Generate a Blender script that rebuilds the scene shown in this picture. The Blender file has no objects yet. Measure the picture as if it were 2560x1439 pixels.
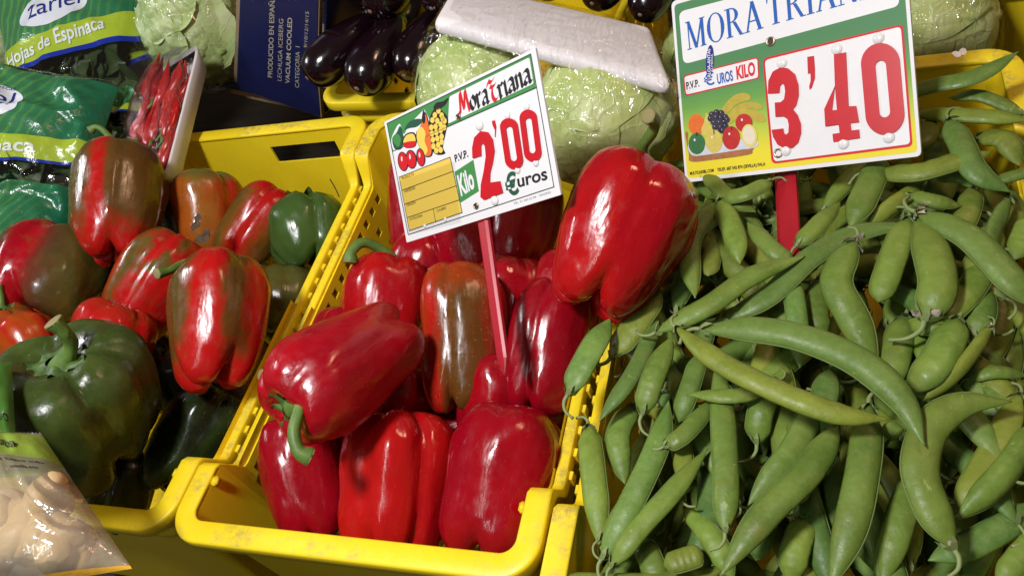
import bpy, bmesh, math, random
from mathutils import Vector, Matrix, noise
random.seed(7)
sc = bpy.context.scene
COL = sc.collection
V = Vector
PI = math.pi

# ------------------------------------------------------------------ camera
# World frame: X along the crate fronts, Y towards the back of the stall, Z up; z = 0 is the rim of the front crates.
W_PX, H_PX = 2560.0, 1439.0
CX, CY = W_PX / 2, H_PX / 2
vpx = V((-5262.0, 92.0)); vpy = V((758.0, -2652.0))       # vanishing points of the crate edges (relative to centre)
F_PX = math.sqrt(-(vpx.dot(vpy)))
Xc = -V((vpx.x, vpx.y, F_PX)).normalized()                # crate axes in camera space (right, down, forward)
Yc = V((vpy.x, vpy.y, F_PX)).normalized()
Zc = Xc.cross(Yc)
CAM_H = 0.518
RIGHT = V((Xc.x, Yc.x, Zc.x)); DOWN = V((Xc.y, Yc.y, Zc.y)); FWD = V((Xc.z, Yc.z, Zc.z)); UPV = -DOWN
CAM_P = V((0, 0, CAM_H))
cam_d = bpy.data.cameras.new('camera'); cam_o = bpy.data.objects.new('camera', cam_d); COL.objects.link(cam_o)
m = Matrix.Identity(4)
for i in range(3):
    m[i][0] = RIGHT[i]; m[i][1] = UPV[i]; m[i][2] = -FWD[i]; m[i][3] = CAM_P[i]
cam_o.matrix_world = m
cam_d.sensor_width = 36; cam_d.lens = F_PX / W_PX * 36; cam_d.clip_start = 0.01; cam_d.clip_end = 60
sc.camera = cam_o

# ------------------------------------------------------------------ light
sc.render.engine = 'CYCLES'
sc.cycles.use_denoising = True
sc.cycles.max_bounces = 8; sc.cycles.diffuse_bounces = 3; sc.cycles.glossy_bounces = 4
sc.cycles.transparent_max_bounces = 14; sc.cycles.transmission_bounces = 4
sc.cycles.caustics_reflective = False; sc.cycles.caustics_refractive = False
sc.cycles.sample_clamp_indirect = 4
sc.view_settings.view_transform = 'Standard'; sc.view_settings.look = 'None'
sc.view_settings.exposure = -0.12; sc.view_settings.gamma = 1.0; sc.view_settings.use_curve_mapping = False
wd = bpy.data.worlds.new('World'); sc.world = wd; wd.use_nodes = True
bg = wd.node_tree.nodes['Background']; bg.inputs[0].default_value = (0.95, 0.80, 0.62, 1); bg.inputs[1].default_value = 0.085

def lamp(name, d, dist, size, power, col, size_y=None, aim=V((-0.33, 0.42, 0.0))):
    l = bpy.data.lights.new(name, 'AREA'); l.energy = power; l.color = col
    l.shape = 'DISK' if size_y is None else 'RECTANGLE'; l.size = size
    if size_y: l.size_y = size_y
    o = bpy.data.objects.new(name, l); COL.objects.link(o)
    d = V(d).normalized(); o.location = aim + d * dist
    o.rotation_euler = (-d).to_track_quat('-Z', 'Y').to_euler()
    return o
lamp('stall_lamp_key', (-0.06, -0.34, 0.94), 1.20, 0.17, 15.5, (0.99, 0.965, 0.98))
lamp('stall_lamp_warm', (0.55, 0.40, 0.74), 1.5, 0.30, 4.0, (1.0, 0.60, 0.38), 0.22)
lamp('stall_tube', (-0.10, -0.66, 0.75), 1.7, 0.05, 3.2, (0.86, 1.0, 0.97), 0.8)
lamp('stall_lamp_left', (-0.84, 0.10, 0.54), 1.5, 0.30, 6.0, (0.96, 0.95, 1.0), 0.14)

# ------------------------------------------------------------------ pixel rays of the photograph
def ray(px, py):
    r = V((px - CX, py - CY, F_PX))
    return V((Xc.dot(r), Yc.dot(r), Zc.dot(r)))           # world direction, depth 1 == |forward| F_PX
def at(px, py, z=0.0):
    d = ray(px, py); t = (z - CAM_H) / d.z
    return CAM_P + d * t
def cp(px, py, depth):
    return CAM_P + ray(px, py) * (depth / F_PX)
def depth_of(p): return (p - CAM_P).dot(FWD)
def ppm(p): return F_PX / depth_of(p)                     # pixels per metre there

# ------------------------------------------------------------------ objects
def link(o, parent=None):
    COL.objects.link(o)
    if parent: o.parent = parent
    return o
def mesh_obj(name, verts, faces, mat, parent=None, smooth=True, loc=None):
    me = bpy.data.meshes.new(name); me.from_pydata([tuple(v) for v in verts], [], faces); me.update()
    if smooth: me.polygons.foreach_set('use_smooth', [True] * len(me.polygons))
    if mat: me.materials.append(mat)
    o = bpy.data.objects.new(name, me)
    if loc is not None: o.location = loc
    return link(o, parent)
def bm_obj(name, bm, mat, parent=None, smooth=False):
    me = bpy.data.meshes.new(name); bm.to_mesh(me); bm.free()
    if smooth: me.polygons.foreach_set('use_smooth', [True] * len(me.polygons))
    if mat: me.materials.append(mat)
    return link(bpy.data.objects.new(name, me), parent)
def empty(name, loc=(0, 0, 0), rot=None):
    o = bpy.data.objects.new(name, None); o.empty_display_size = 0.02
    o.location = loc
    if rot is not None: o.rotation_euler = rot.to_euler()
    return link(o)
def tag(o, label, cat, group=None):
    o['label'] = label; o['category'] = cat
    if group: o['group'] = group
    return o
def frame(x, y, z):
    r = Matrix.Identity(3)
    for i in range(3): r[i][0] = x[i]; r[i][1] = y[i]; r[i][2] = z[i]
    return r
def catmull(pts, n):
    """n+1 points evenly spaced in parameter along a Catmull-Rom curve"""
    P = [pts[0] * 2 - pts[1]] + list(pts) + [pts[-1] * 2 - pts[-2]]
    k = len(pts) - 1; out = []
    for i in range(n + 1):
        s = min(i / n * k, k - 1e-6); j = int(s); t = s - j
        a, b, c, d = P[j], P[j + 1], P[j + 2], P[j + 3]
        out.append(0.5 * (2 * b + (c - a) * t + (2 * a - 5 * b + 4 * c - d) * t * t + (3 * b - a - 3 * c + d) * t ** 3))
    return out
def tube(path, radii, seg=10, ridge=0.0, cap=True):
    vs, fs = [], []
    n = len(path); up = V((0.3, 0.2, 1)).normalized()
    for i, p in enumerate(path):
        t = (path[min(i + 1, n - 1)] - path[max(i - 1, 0)]).normalized()
        s = t.cross(up)
        if s.length < 1e-4: s = t.cross(V((1, 0, 0)))
        s.normalize(); b = s.cross(t)
        for k in range(seg):
            a = 2 * PI * k / seg
            r = radii[i] * (1 + ridge * math.cos(5 * a))
            vs.append(p + s * (r * math.cos(a)) + b * (r * math.sin(a)))
    for i in range(n - 1):
        for k in range(seg):
            a, b2 = i * seg + k, i * seg + (k + 1) % seg
            fs.append((a, b2, b2 + seg, a + seg))
    if cap:
        fs.append(tuple(range(seg))[::-1]); fs.append(tuple((n - 1) * seg + k for k in range(seg)))
    return vs, fs
def sstep(a, b, x):
    t = max(0.0, min(1.0, (x - a) / (b - a))); return t * t * (3 - 2 * t)
def lerp(a, b, t): return a + (b - a) * t

# ------------------------------------------------------------------ materials
class NT:
    def __init__(s, name):
        s.m = bpy.data.materials.new(name); s.m.use_nodes = True
        s.t = s.m.node_tree; s.b = s.t.nodes['Principled BSDF']; s.out = s.t.nodes['Material Output']
    def n(s, typ, **kw):
        o = s.t.nodes.new(typ)
        for k, v in kw.items():
            if k in o.inputs: s.put(o.inputs[k], v)
            else: setattr(o, k, v)
        return o
    def put(s, inp, v):
        if hasattr(v, 'is_output'): s.t.links.new(v, inp)
        elif hasattr(v, 'outputs'): s.t.links.new(v.outputs[0], inp)
        else: inp.default_value = v if not (isinstance(v, tuple) and len(v) == 3 and inp.type == 'RGBA') else (*v, 1)
    def set(s, **kw):
        for k, v in kw.items(): s.put(s.b.inputs[k.replace('_', ' ')], v)
        return s
    def coord(s, kind='Object', scale=(1, 1, 1), loc=(0, 0, 0)):
        c = s.n('ShaderNodeTexCoord'); mp = s.n('ShaderNodeMapping')
        s.t.links.new(c.outputs[kind], mp.inputs[0]); mp.inputs['Scale'].default_value = scale; mp.inputs['Location'].default_value = loc
        return mp.outputs[0]
    def noise(s, co, scale, detail=3, rough=0.55, dist=0.0):
        o = s.n('ShaderNodeTexNoise'); s.t.links.new(co, o.inputs['Vector'])
        o.inputs['Scale'].default_value = scale; o.inputs['Detail'].default_value = detail
        o.inputs['Roughness'].default_value = rough; o.inputs['Distortion'].default_value = dist
        return o.outputs['Fac']
    def ramp(s, fac, stops, interp='LINEAR'):
        o = s.n('ShaderNodeValToRGB'); s.t.links.new(fac, o.inputs[0]); cr = o.color_ramp; cr.interpolation = interp
        cr.elements.remove(cr.elements[-1]); c4 = lambda c: (*c, 1) if len(c) == 3 else c
        cr.elements[0].position = stops[0][0]; cr.elements[0].color = c4(stops[0][1])
        for p_, c_ in stops[1:]: cr.elements.new(p_).color = c4(c_)
        return o.outputs[0]
    def mix(s, fac, a, b, typ='MIX'):
        o = s.n('ShaderNodeMix', data_type='RGBA', blend_type=typ)
        s.put(o.inputs[0], fac); s.put(o.inputs[6], a); s.put(o.inputs[7], b)
        return o.outputs[2]
    def math(s, op, a, b=0.0, clamp=False):
        o = s.n('ShaderNodeMath', operation=op, use_clamp=clamp); s.put(o.inputs[0], a); s.put(o.inputs[1], b); return o.outputs[0]
    def bump(s, h, strength=0.3, dist=0.001, normal=None):
        o = s.n('ShaderNodeBump'); o.inputs['Strength'].default_value = strength; o.inputs['Distance'].default_value = dist
        s.t.links.new(h, o.inputs['Height'])
        if normal: s.t.links.new(normal, o.inputs['Normal'])
        return o.outputs[0]
_flat = {}
def flat(name, col, rough=0.5, spec=0.5):
    if name in _flat: return _flat[name]
    t = NT(name).set(Base_Color=(*col, 1), Roughness=rough)
    t.b.inputs['Specular IOR Level'].default_value = spec
    _flat[name] = t.m
    return t.m

def yellow_plastic():
    t = NT('yellow_plastic'); co = t.coord()
    n1 = t.noise(co, 18, 5, 0.65); n2 = t.noise(co, 140, 4, 0.7); n3 = t.noise(co, 600, 2)
    c = t.mix(n1, (0.90, 0.66, 0.010), (0.97, 0.77, 0.022))
    geo = t.n('ShaderNodeNewGeometry'); sep = t.n('ShaderNodeSeparateXYZ'); t.t.links.new(geo.outputs['Normal'], sep.inputs[0])
    # scuffs and grey grime where stacking wears the top edge of the rim
    up = t.math('GREATER_THAN', sep.outputs['Z'], 0.75)
    g = t.math('MULTIPLY', t.ramp(n1, [(0.46, (0, 0, 0)), (0.60, (1, 1, 1))]), t.ramp(n2, [(0.38, (0, 0, 0)), (0.66, (1, 1, 1))]))
    c = t.mix(t.math('MULTIPLY', t.math('MULTIPLY', g, up), 0.8), c, (0.36, 0.27, 0.10))
    sc_ = t.ramp(t.noise(t.coord(scale=(20, 300, 60)), 4, 3), [(0.62, (0, 0, 0)), (0.75, (1, 1, 1))])
    c = t.mix(t.math('MULTIPLY', sc_, 0.25), c, (0.95, 0.78, 0.25))
    t.set(Base_Color=c, Roughness=t.ramp(n2, [(0.3, (0.30,) * 3), (0.7, (0.50,) * 3)]), Normal=t.bump(n3, 0.12, 0.0006))
    return t.m
M_YEL = yellow_plastic()

def pepper_mat(name, stops, seed, zs=0.35, scale=26, freckle=0.0, rough=0.13):
    """stops: colour ramp over noise that is stretched along the pepper"""
    t = NT(name); co = t.coord(scale=(1, 1, zs), loc=(seed * 1.7, seed * 0.9, seed * 0.37)); co1 = t.coord()
    f = t.noise(co, scale, 2.5, 0.5, 0.4)
    c = t.ramp(f, stops)
    big = t.noise(co1, 60, 4, 0.6)
    c = t.mix(0.35, c, t.mix(big, (0.55, 0.55, 0.55), (1.25, 1.25, 1.25)), 'MULTIPLY')
    fine = t.noise(co1, 900, 2)
    if freckle:
        sp = t.ramp(t.noise(co1, 420, 2, 0.5), [(0.66, (0, 0, 0)), (0.72, (1, 1, 1))])
        c = t.mix(t.math('MULTIPLY', sp, freckle), c, (0.55, 0.33, 0.08))
    sm = t.noise(co1, 85, 3)
    wave = t.noise(t.coord(scale=(1, 1, 0.35), loc=(seed, 0, seed)), 62, 3, 0.5)
    spk = t.ramp(t.noise(co1, 520, 2, 0.5), [(0.68, (0, 0, 0)), (0.74, (1, 1, 1))]); c = t.mix(t.math('MULTIPLY', spk, 0.30), c, (0.55, 0.10, 0.06))
    mid = t.noise(co1, 190, 3, 0.6)
    t.set(Base_Color=c, Roughness=t.ramp(sm, [(0.3, (rough * 0.9,) * 3), (0.75, (rough * 2.9,) * 3)]),
          Normal=t.bump(wave, 0.32, 0.0042, t.bump(mid, 0.10, 0.0010, t.bump(fine, 0.06, 0.0004))))
    t.b.inputs['Specular IOR Level'].default_value = 0.52
    t.b.inputs['Subsurface Weight'].default_value = 0.0
    return t.m
def stripe_mat(R, L, roll, stops, seed, tip=None, top=None, wob=0.22, rough=0.13, freckle=0.0, blotch=None):
    """ripening skin: colour bands round the pepper (stops run from its right flank 0 to its left flank 1), blurred by noise"""
    t = NT('pepper_skin'); co1 = t.coord(); sp = t.n('ShaderNodeSeparateXYZ')
    mp = t.n('ShaderNodeMapping'); t.t.links.new(co1, mp.inputs[0]); mp.inputs['Rotation'].default_value = (0, 0, math.radians(roll)); t.t.links.new(mp.outputs[0], sp.inputs[0])
    cs = t.coord(scale=(1, 1, 0.65), loc=(seed, seed * 2, seed * 3))
    n1 = t.noise(cs, 1.25 / R, 5, 0.62, 0.6); n2 = t.noise(co1, 2.2 / R, 3, 0.6)
    x = t.math('ADD', t.math('MULTIPLY', sp.outputs['X'], 0.5 / R), 0.5); x = t.math('ADD', x, t.math('MULTIPLY', t.math('SUBTRACT', n1, 0.5), wob * 3.2))
    c = t.ramp(x, stops)
    zz = t.math('ADD', t.math('MULTIPLY', sp.outputs['Z'], 1.0 / L), t.math('MULTIPLY', t.math('SUBTRACT', n2, 0.5), 0.35))
    if tip: c = t.mix(t.ramp(zz, [(0.0, (0, 0, 0)), (1.0, (0, 0, 0))]) if 0 else t.math('MULTIPLY', t.math('SUBTRACT', -0.16, zz), 5.0, True), c, tip)
    if top: c = t.mix(t.math('MULTIPLY', t.math('SUBTRACT', zz, 0.22), 5.0, True), c, top)
    if blotch: c = t.mix(t.ramp(t.noise(co1, 1.6 / R, 3, 0.55), [(0.55, (0, 0, 0)), (0.66, (1, 1, 1))]), c, blotch)
    mot = t.ramp(t.noise(t.coord(scale=(1, 1, 0.6), loc=(0, seed, 0)), 4.2 / R, 4, 0.65, 0.8), [(0.52, (0, 0, 0)), (0.68, (1, 1, 1))]); c = t.mix(t.math('MULTIPLY', mot, 0.45), c, (0.16, 0.055, 0.010))
    big = t.noise(co1, 60, 4, 0.6); c = t.mix(0.35, c, t.mix(big, (0.55, 0.55, 0.55), (1.25, 1.25, 1.25)), 'MULTIPLY')
    if freckle:
        f_ = t.ramp(t.noise(co1, 420, 2, 0.5), [(0.66, (0, 0, 0)), (0.72, (1, 1, 1))]); c = t.mix(t.math('MULTIPLY', f_, freckle), c, (0.55, 0.33, 0.08))
    t.set(Base_Color=c, Roughness=t.ramp(t.noise(co1, 85, 3), [(0.3, (rough * 0.9,) * 3), (0.75, (rough * 2.9,) * 3)]),
          Normal=t.bump(t.noise(t.coord(scale=(1, 1, 0.35), loc=(seed, 0, seed)), 62, 3, 0.5), 0.30, 0.0040, t.bump(t.noise(co1, 190, 3, 0.6), 0.10, 0.0010, t.bump(t.noise(co1, 900, 2), 0.06, 0.0004))))
    t.b.inputs['Specular IOR Level'].default_value = 0.52
    return t.m
RED = (0.36, 0.0025, 0.009); RED2 = (0.43, 0.006, 0.006); CRIM = (0.29, 0.002, 0.010); ORG = (0.40, 0.060, 0.005)
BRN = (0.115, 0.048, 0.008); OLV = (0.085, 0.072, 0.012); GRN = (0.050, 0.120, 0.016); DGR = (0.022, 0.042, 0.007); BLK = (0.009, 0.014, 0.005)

def green_stem():
    t = NT('stem_green'); co = t.coord()
    f = t.noise(co, 70, 4); g = t.noise(t.coord(scale=(1, 1, 0.2)), 500, 2)
    t.set(Base_Color=t.mix(t.math('MULTIPLY', g, 0.6), t.ramp(f, [(0.35, (0.045, 0.115, 0.012)), (0.7, (0.12, 0.22, 0.032))]), (0.17, 0.26, 0.06)),
          Roughness=0.5, Normal=t.bump(g, 0.3, 0.0006))
    return t.m
M_STEM = green_stem()
def calyx_skin():
    t = NT('calyx_green'); f = t.noise(t.coord(), 120, 4); t.set(Base_Color=t.ramp(f, [(0.35, (0.035, 0.085, 0.014)), (0.7, (0.10, 0.18, 0.035))]), Roughness=0.5, Normal=t.bump(f, 0.4, 0.001)); return t.m
M_CALYX = calyx_skin()
M_CUT = NT('stem_cut').set(Base_Color=(0.26, 0.22, 0.09, 1), Roughness=0.8).m
def brown_stem():
    t = NT('stem_brown'); t.set(Base_Color=t.ramp(t.noise(t.coord(), 200, 3), [(0.3, (0.16, 0.10, 0.03)), (0.7, (0.34, 0.24, 0.08))]), Roughness=0.75); return t.m
M_BSTEM = brown_stem()

# ------------------------------------------------------------------ bell peppers
NT_, NS_ = 84, 60
def pepper_mesh(name, R, L, lobes, depth, taper, seed, dip=0.20, bend=(0, 0), boxy=0.66, warp=0.06, wave=0.012, waist=0.0, tail=0.10, cleft=0.30):
    rnd = random.Random(seed)
    ph = rnd.uniform(0, 6.28); lw = [rnd.uniform(-0.22, 0.22) for _ in range(3)]
    amp = [rnd.uniform(0.85, 1.12) for _ in range(lobes)]
    so = V((seed * 3.1, seed * 1.3, seed * 2.2))
    vs, fs = [], []
    def lob(th):
        a = th + ph + lw[0] * math.sin(th) + lw[1] * math.sin(2 * th + 1) + lw[2] * math.cos(th)
        x = (a * lobes / (2 * PI)) % lobes
        j = int(x); u = x - j
        c = math.sin(PI * u)                                # 0 in a crease, 1 on a lobe
        b = lerp(amp[(j - 1) % lobes], amp[j], sstep(0, 0.5, u) ) if u < 0.5 else lerp(amp[j], amp[(j + 1) % lobes], 0)
        return c, amp[j] if c > 0.35 else lerp(1.0, amp[j], c / 0.35)
    for i in range(NS_ + 1):
        f = PI * (0.004 + 0.992 * i / NS_)
        sn, cs = math.sin(f), math.cos(f)
        rho = sn ** boxy; hz = math.copysign(abs(cs) ** (boxy * 0.92), cs)
        t = (1 - hz) / 2
        rm = lerp(1, taper, sstep(0.22, 1.0, t)) * (0.94 + 0.06 * sstep(0, 0.25, t)) * (1 - waist * math.exp(-((t - 0.55) / 0.16) ** 2))
        d = depth * (0.45 + 0.55 * abs(2 * t - 1) ** 1.3)
        for k in range(NT_):
            th = 2 * PI * k / NT_
            c, am = lob(th)
            cr = (1 - c) ** 2.0
            r = R * rho * rm * (1 - d * cr) * lerp(1, am, 0.6)
            dx, dy = math.cos(th), math.sin(th)
            z = hz * L / 2
            if hz > 0: z -= R * dip * math.exp(-(rho / 0.42) ** 2) + R * 0.10 * cr * sstep(0.2, 0.8, rho) * sstep(0.3, 1, hz) - R * 0.05 * (am - 1) * 4
            else: z += R * 0.26 * math.exp(-(rho / 0.40) ** 2) * (0.6 + 0.4 * lobes / 4) + R * cleft * cr * sstep(-0.30, -0.95, hz) - R * tail * (am - 1) * 5 * sstep(-0.2, -1, hz)
            q = V((dx * rho * 1.3, dy * rho * 1.3, hz * 1.1)) + so
            w = 1 + warp * noise.noise(q * 1.2) * 1.6 + wave * noise.noise(q * 4.5)
            bx = bend[0] * R * (1 - (2 * t - 1) ** 2); by = bend[1] * R * (1 - (2 * t - 1) ** 2)
            vs.append(V((dx * r * w + bx, dy * r * w + by, z + R * 0.03 * noise.noise(q * 1.7 + V((9, 9, 9))))))
    for i in range(NS_):
        for k in range(NT_):
            a, b = i * NT_ + k, i * NT_ + (k + 1) % NT_
            fs.append((a, a + NT_, b + NT_, b))
    fs.append(tuple(range(NT_))); fs.append(tuple(NS_ * NT_ + k for k in range(NT_))[::-1])
    return vs, fs
def calyx_mesh(R, seed, size=0.36):
    rnd = random.Random(seed); n = 60; rings = 6; vs, fs = [], []
    lob = [rnd.uniform(0.75, 1.25) for _ in range(6)]
    for j in range(rings):
        q = j / (rings - 1)
        for k in range(n):
            a = 2 * PI * k / n; x = a / (2 * PI) * 6; u = x % 1; i = int(x) % 6
            rr = R * size * (0.72 + 0.34 * lob[i] * math.sin(PI * u) ** 0.8 * 1.0)
            rho = R * 0.10 + (rr - R * 0.10) * q
            h = 0.012 * R + R * 0.10 * (1 - q) ** 2 + R * 0.20 * (1 - math.exp(-(rho / R / 0.42) ** 2)) + R * 0.03 * math.sin(a * 7 + seed) * q + (R * 0.06 * math.sin(a * 11 + seed)) * (q > 0.9)
            vs.append(V((rho * math.cos(a), rho * math.sin(a), h)))
    for j in range(rings - 1):
        for k in range(n):
            a, b = j * n + k, j * n + (k + 1) % n
            fs.append((a, b, b + n, a + n))
    return vs, fs
def pepper(label, c, z, ang, tilt, wpx, ratio, mat, lobes=4, depth=0.16, taper=0.86, seed=1, roll=0.0, stem=None, stem_mat=None, stem_r=0.11, group=None, calyx=0.36, **kw):
    """c: where its middle shows; ang: where its stem end points in the picture plane; tilt: stem end towards the viewer"""
    p = at(c[0], c[1], z); R = wpx / 2 / ppm(p) * 1.05
    a, tl = math.radians(ang), math.radians(tilt)
    ax = (RIGHT * math.cos(a) + UPV * math.sin(a)) * math.cos(tl) - FWD * math.sin(tl)
    sx = (RIGHT * -math.sin(a) + UPV * math.cos(a)); sx = (sx - ax * sx.dot(ax)).normalized(); sy = ax.cross(sx)
    cr, sr = math.cos(math.radians(roll)), math.sin(math.radians(roll))
    rot = frame(sx * cr + sy * sr, sy * cr - sx * sr, ax)
    root = empty('bell_pepper', p, rot); tag(root, label, 'bell pepper', group)
    L = 2 * R * ratio
    if callable(mat): mat = mat(R, L, roll)
    vs, fs = pepper_mesh('flesh', R, L, lobes, depth, taper, seed, **kw)
    mesh_obj('flesh', vs, fs, mat, root)
    pit = V((0, 0, L / 2 - R * kw.get('dip', 0.20)))
    inv = rot.transposed()
    if stem:
        pts = [pit - V((0, 0, R * 0.05))]
        d0 = depth_of(p + rot @ (pit + V((0, 0, R * 0.2))))
        for q in stem:
            dd = q[2] if len(q) > 2 else 0.0
            pts.append(inv @ (cp(q[0], q[1], d0 + dd) - p))
        path = catmull(pts, 22)
        rr = [R * stem_r * (1.5 - 0.75 * sstep(0, 0.30, i / 22) + 0.32 * sstep(0.7, 1, i / 22)) for i in range(23)]
        st = mesh_obj('stem', *tube(path, rr, 12, 0.07), stem_mat or M_STEM, root)
        e, dr = path[-1], (path[-1] - path[-2]).normalized()
        mesh_obj('cut_end', *tube([e - dr * 0.0005, e + dr * 0.0004, e + dr * 0.0009], [rr[-1] * 1.02, rr[-1] * 0.98, rr[-1] * 0.7], 14), M_CUT, st)
        if calyx:
            vv, ff = calyx_mesh(R, seed, calyx)
            mesh_obj('calyx', [v + pit for v in vv], ff, M_CALYX, root)
    return root
# ------------------------------------------------------------------ the stall under the crates
def table_mat():
    t = NT('dark_boards'); co = t.coord(scale=(1, 12, 1))
    f = t.noise(co, 9, 5, 0.65)
    t.set(Base_Color=t.ramp(f, [(0.3, (0.012, 0.008, 0.005)), (0.7, (0.045, 0.028, 0.015))]), Roughness=0.75, Normal=t.bump(f, 0.4, 0.002)); return t.m
M_TAB = table_mat()
TZ = -0.245
tb = bmesh.new()
bmesh.ops.create_cube(tb, size=1, matrix=Matrix.Translation((-0.2, 1.0, TZ - 0.02)) @ Matrix.Diagonal((4.0, 4.4, 0.04, 1)))
o = bm_obj('stall_table', tb, M_TAB); o['kind'] = 'structure'

# ------------------------------------------------------------------ crates
def crate(label, x0, y0, W, D, depth=0.235, rot=0.0, z=0.0, drop=0.035, slot=None, name='produce_crate', pull=0.066):
    """open plastic crate: rim with raised ends, perforated walls, floor, ribs"""
    root = empty(name, (x0, y0, z - depth)); root.rotation_euler = (0, 0, rot); tag(root, label, 'crate', 'yellow plastic crates')
    zo = depth                                             # local z = 0 at the base
    B = 0.017; rc = 0.013
    # path: rounded rectangle, counter-clockwise from the front left, inset by B
    xa, xb, ya, yb = B, W - B, B, D - B
    path = []                                              # (x, y, nx, ny, k) k: 1 on the raised ends
    def seg(p, q, n, step=0.005):
        k = max(2, round((V(q) - V(p)).length / step))
        for i in range(k):
            path.append((lerp(p[0], q[0], i / k), lerp(p[1], q[1], i / k), n[0], n[1]))
    def arc(cx, cy, a0):
        for i in range(10):
            a = a0 + PI / 2 * i / 10
            path.append((cx + rc * math.cos(a), cy + rc * math.sin(a), math.cos(a), math.sin(a)))
    seg((xa + rc, ya), (xb - rc, ya), (0, -1)); arc(xb - rc, ya + rc, -PI / 2)
    seg((xb, ya + rc), (xb, yb - rc), (1, 0)); arc(xb - rc, yb - rc, 0)
    seg((xb - rc, yb), (xa + rc, yb), (0, 1)); arc(xa + rc, yb - rc, PI / 2)
    seg((xa, yb - rc), (xa, ya + rc), (-1, 0)); arc(xa + rc, ya + rc, PI)
    def side(p):                                           # 0 on the raised ends, 1 along the lowered long sides
        return sstep(pull, pull + 0.022, p[1]) * sstep(D - pull, D - pull - 0.022, p[1])
    path = [(q[0] + q[2] * 0.0055 * side(q) * (abs(q[2]) > 0.99), q[1], q[2], q[3]) for q in path]
    def taper_in(zz): return 0.014 * (-zz) / depth
    n = len(path)
    # rim
    prof = [(-0.0016, -0.0045), (-0.0016, -0.0008), (-0.0004, 0), (0.0148, 0), (0.0164, -0.0007), (0.0170, -0.0023), (0.0170, -0.0125), (0.0166, -0.0130), (0.0149, -0.0130), (0.0145, -0.0125), (0.0145, -0.0045)]
    vs, fs = [], []
    for p in path:
        s = side(p); k = lerp(1, 0.46, s)
        for (o_, zz) in prof:
            oo = o_ * k if o_ > 0 else o_
            vs.append(V((p[0] + p[2] * oo, p[1] + p[3] * oo, zo - drop * s + zz)))
    q = len(prof)
    for i in range(n):
        j = (i + 1) % n
        for k in range(q):
            l = (k + 1) % q
            fs.append((i * q + k, j * q + k, j * q + l, i * q + l))
    rim = mesh_obj('rim', vs, fs, M_YEL, root)
    # stacking ledge below the rim, round the raised ends
    vs, fs = [], []; lp = [(0.0, -0.030), (0.0075, -0.031), (0.0075, -0.040), (0.0, -0.046)]
    for p in path:
        s = side(p); k = 1 - s
        for (o_, zz) in lp: vs.append(V((p[0] + p[2] * (o_ * k - 0.002), p[1] + p[3] * (o_ * k - 0.002), zo + zz)))
    for i in range(n):
        j = (i + 1) % n
        if path[i][1] > D * 0.5: continue
        for k in range(3): fs.append((i * 4 + k, i * 4 + k + 1, j * 4 + k + 1, j * 4 + k))
    mesh_obj('ledge', vs, fs, M_YEL, root)
    # four walls in one continuous moulded shell, pierced by rows of square holes
    zl = [None, -0.021, -0.046, -0.048, -0.057, -0.072, -0.081, -0.098, -0.107, -0.125, -0.134, -depth + 0.004]
    vs, fs = [], []
    for p in path:
        s = side(p)
        for v, zz in enumerate(zl):
            zz = (-0.004 - drop * s) if zz is None else min(zz, -0.005 - drop * s - 0.001 * v)
            e = taper_in(zz)
            vs.append(V((p[0] - p[2] * e, p[1] - p[3] * e, zo + zz)))
    q = len(zl)
    for i in range(n):
        j = (i + 1) % n; p = path[i]; lng = abs(p[2]) > 0.99; s = side(p); s2 = side(path[j])
        for k in range(q - 1):
            hole = False
            if lng and s > 0.5 and s2 > 0.5:
                if k == 3 and i % 4 in (0, 1): hole = True
                if k in (4, 5) and p[1] < pull + 0.045: hole = True
                if k in (5,) and i % 8 in (2, 3): hole = True
                if k in (7, 9) and i % 4 in (0, 1): hole = True
            if slot and abs(p[3]) > 0.99 and k == 1 and p[3] > 0 and slot[0] < p[0] < slot[1]: hole = True
            if not hole: fs.append((i * q + k, j * q + k, j * q + k + 1, i * q + k + 1))
    w = mesh_obj('wall', vs, fs, M_YEL, root)
    md = w.modifiers.new('thickness', 'SOLIDIFY'); md.thickness = 0.0026; md.offset = 0
    w.data.polygons.foreach_set('use_smooth', [False] * len(w.data.polygons))
    # floor
    e = taper_in(-depth)
    bm = bmesh.new(); bmesh.ops.create_cube(bm, size=1, matrix=Matrix.Translation((W / 2, D / 2, 0.003)) @ Matrix.Diagonal((W - 2 * (B + e) - 0.001, D - 2 * (B + e) - 0.001, 0.005, 1)))
    bm_obj('floor_panel', bm, M_YEL, root)
    # ribs hanging under the flange along the long sides
    ribv = [(0, 0), (0.0098, 0), (0.0098, -0.010), (0, -0.018)]
    me = None
    for sx, bx in ((1, xb), (-1, xa)):
        y = pull + 0.034
        while y < D - pull - 0.02:
            if me is None:
                vv = [(a, -0.0035, b) for a, b in ribv] + [(a, 0.0035, b) for a, b in ribv]
                me = bpy.data.meshes.new('rib'); me.from_pydata(vv, [], [(3, 2, 1, 0), (4, 5, 6, 7), (0, 1, 5, 4), (1, 2, 6, 5), (2, 3, 7, 6)]); me.materials.append(M_YEL)
            r = link(bpy.data.objects.new('rib', me), root); r.location = (bx + sx * 0.0066, y, zo - drop - 0.0049); r.scale = (sx, 1, 1)
            y += 0.020
    # small stacking nubs inside the raised corners
    for cx_ in (xa + 0.004, xb - 0.004):
        bm = bmesh.new(); bmesh.ops.create_cube(bm, size=1, matrix=Matrix.Translation((cx_, 0.055, zo - 0.0058)) @ Matrix.Diagonal((0.005, 0.008, 0.007, 1)))
        bmesh.ops.bevel(bm, geom=bm.edges[:], offset=0.0012, segments=2, affect='EDGES')
        bm_obj('nub', bm, M_YEL, root, True)
    return root
CX0, CW, CD, CY0 = -0.506, 0.317, 0.527, 0.178
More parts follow.
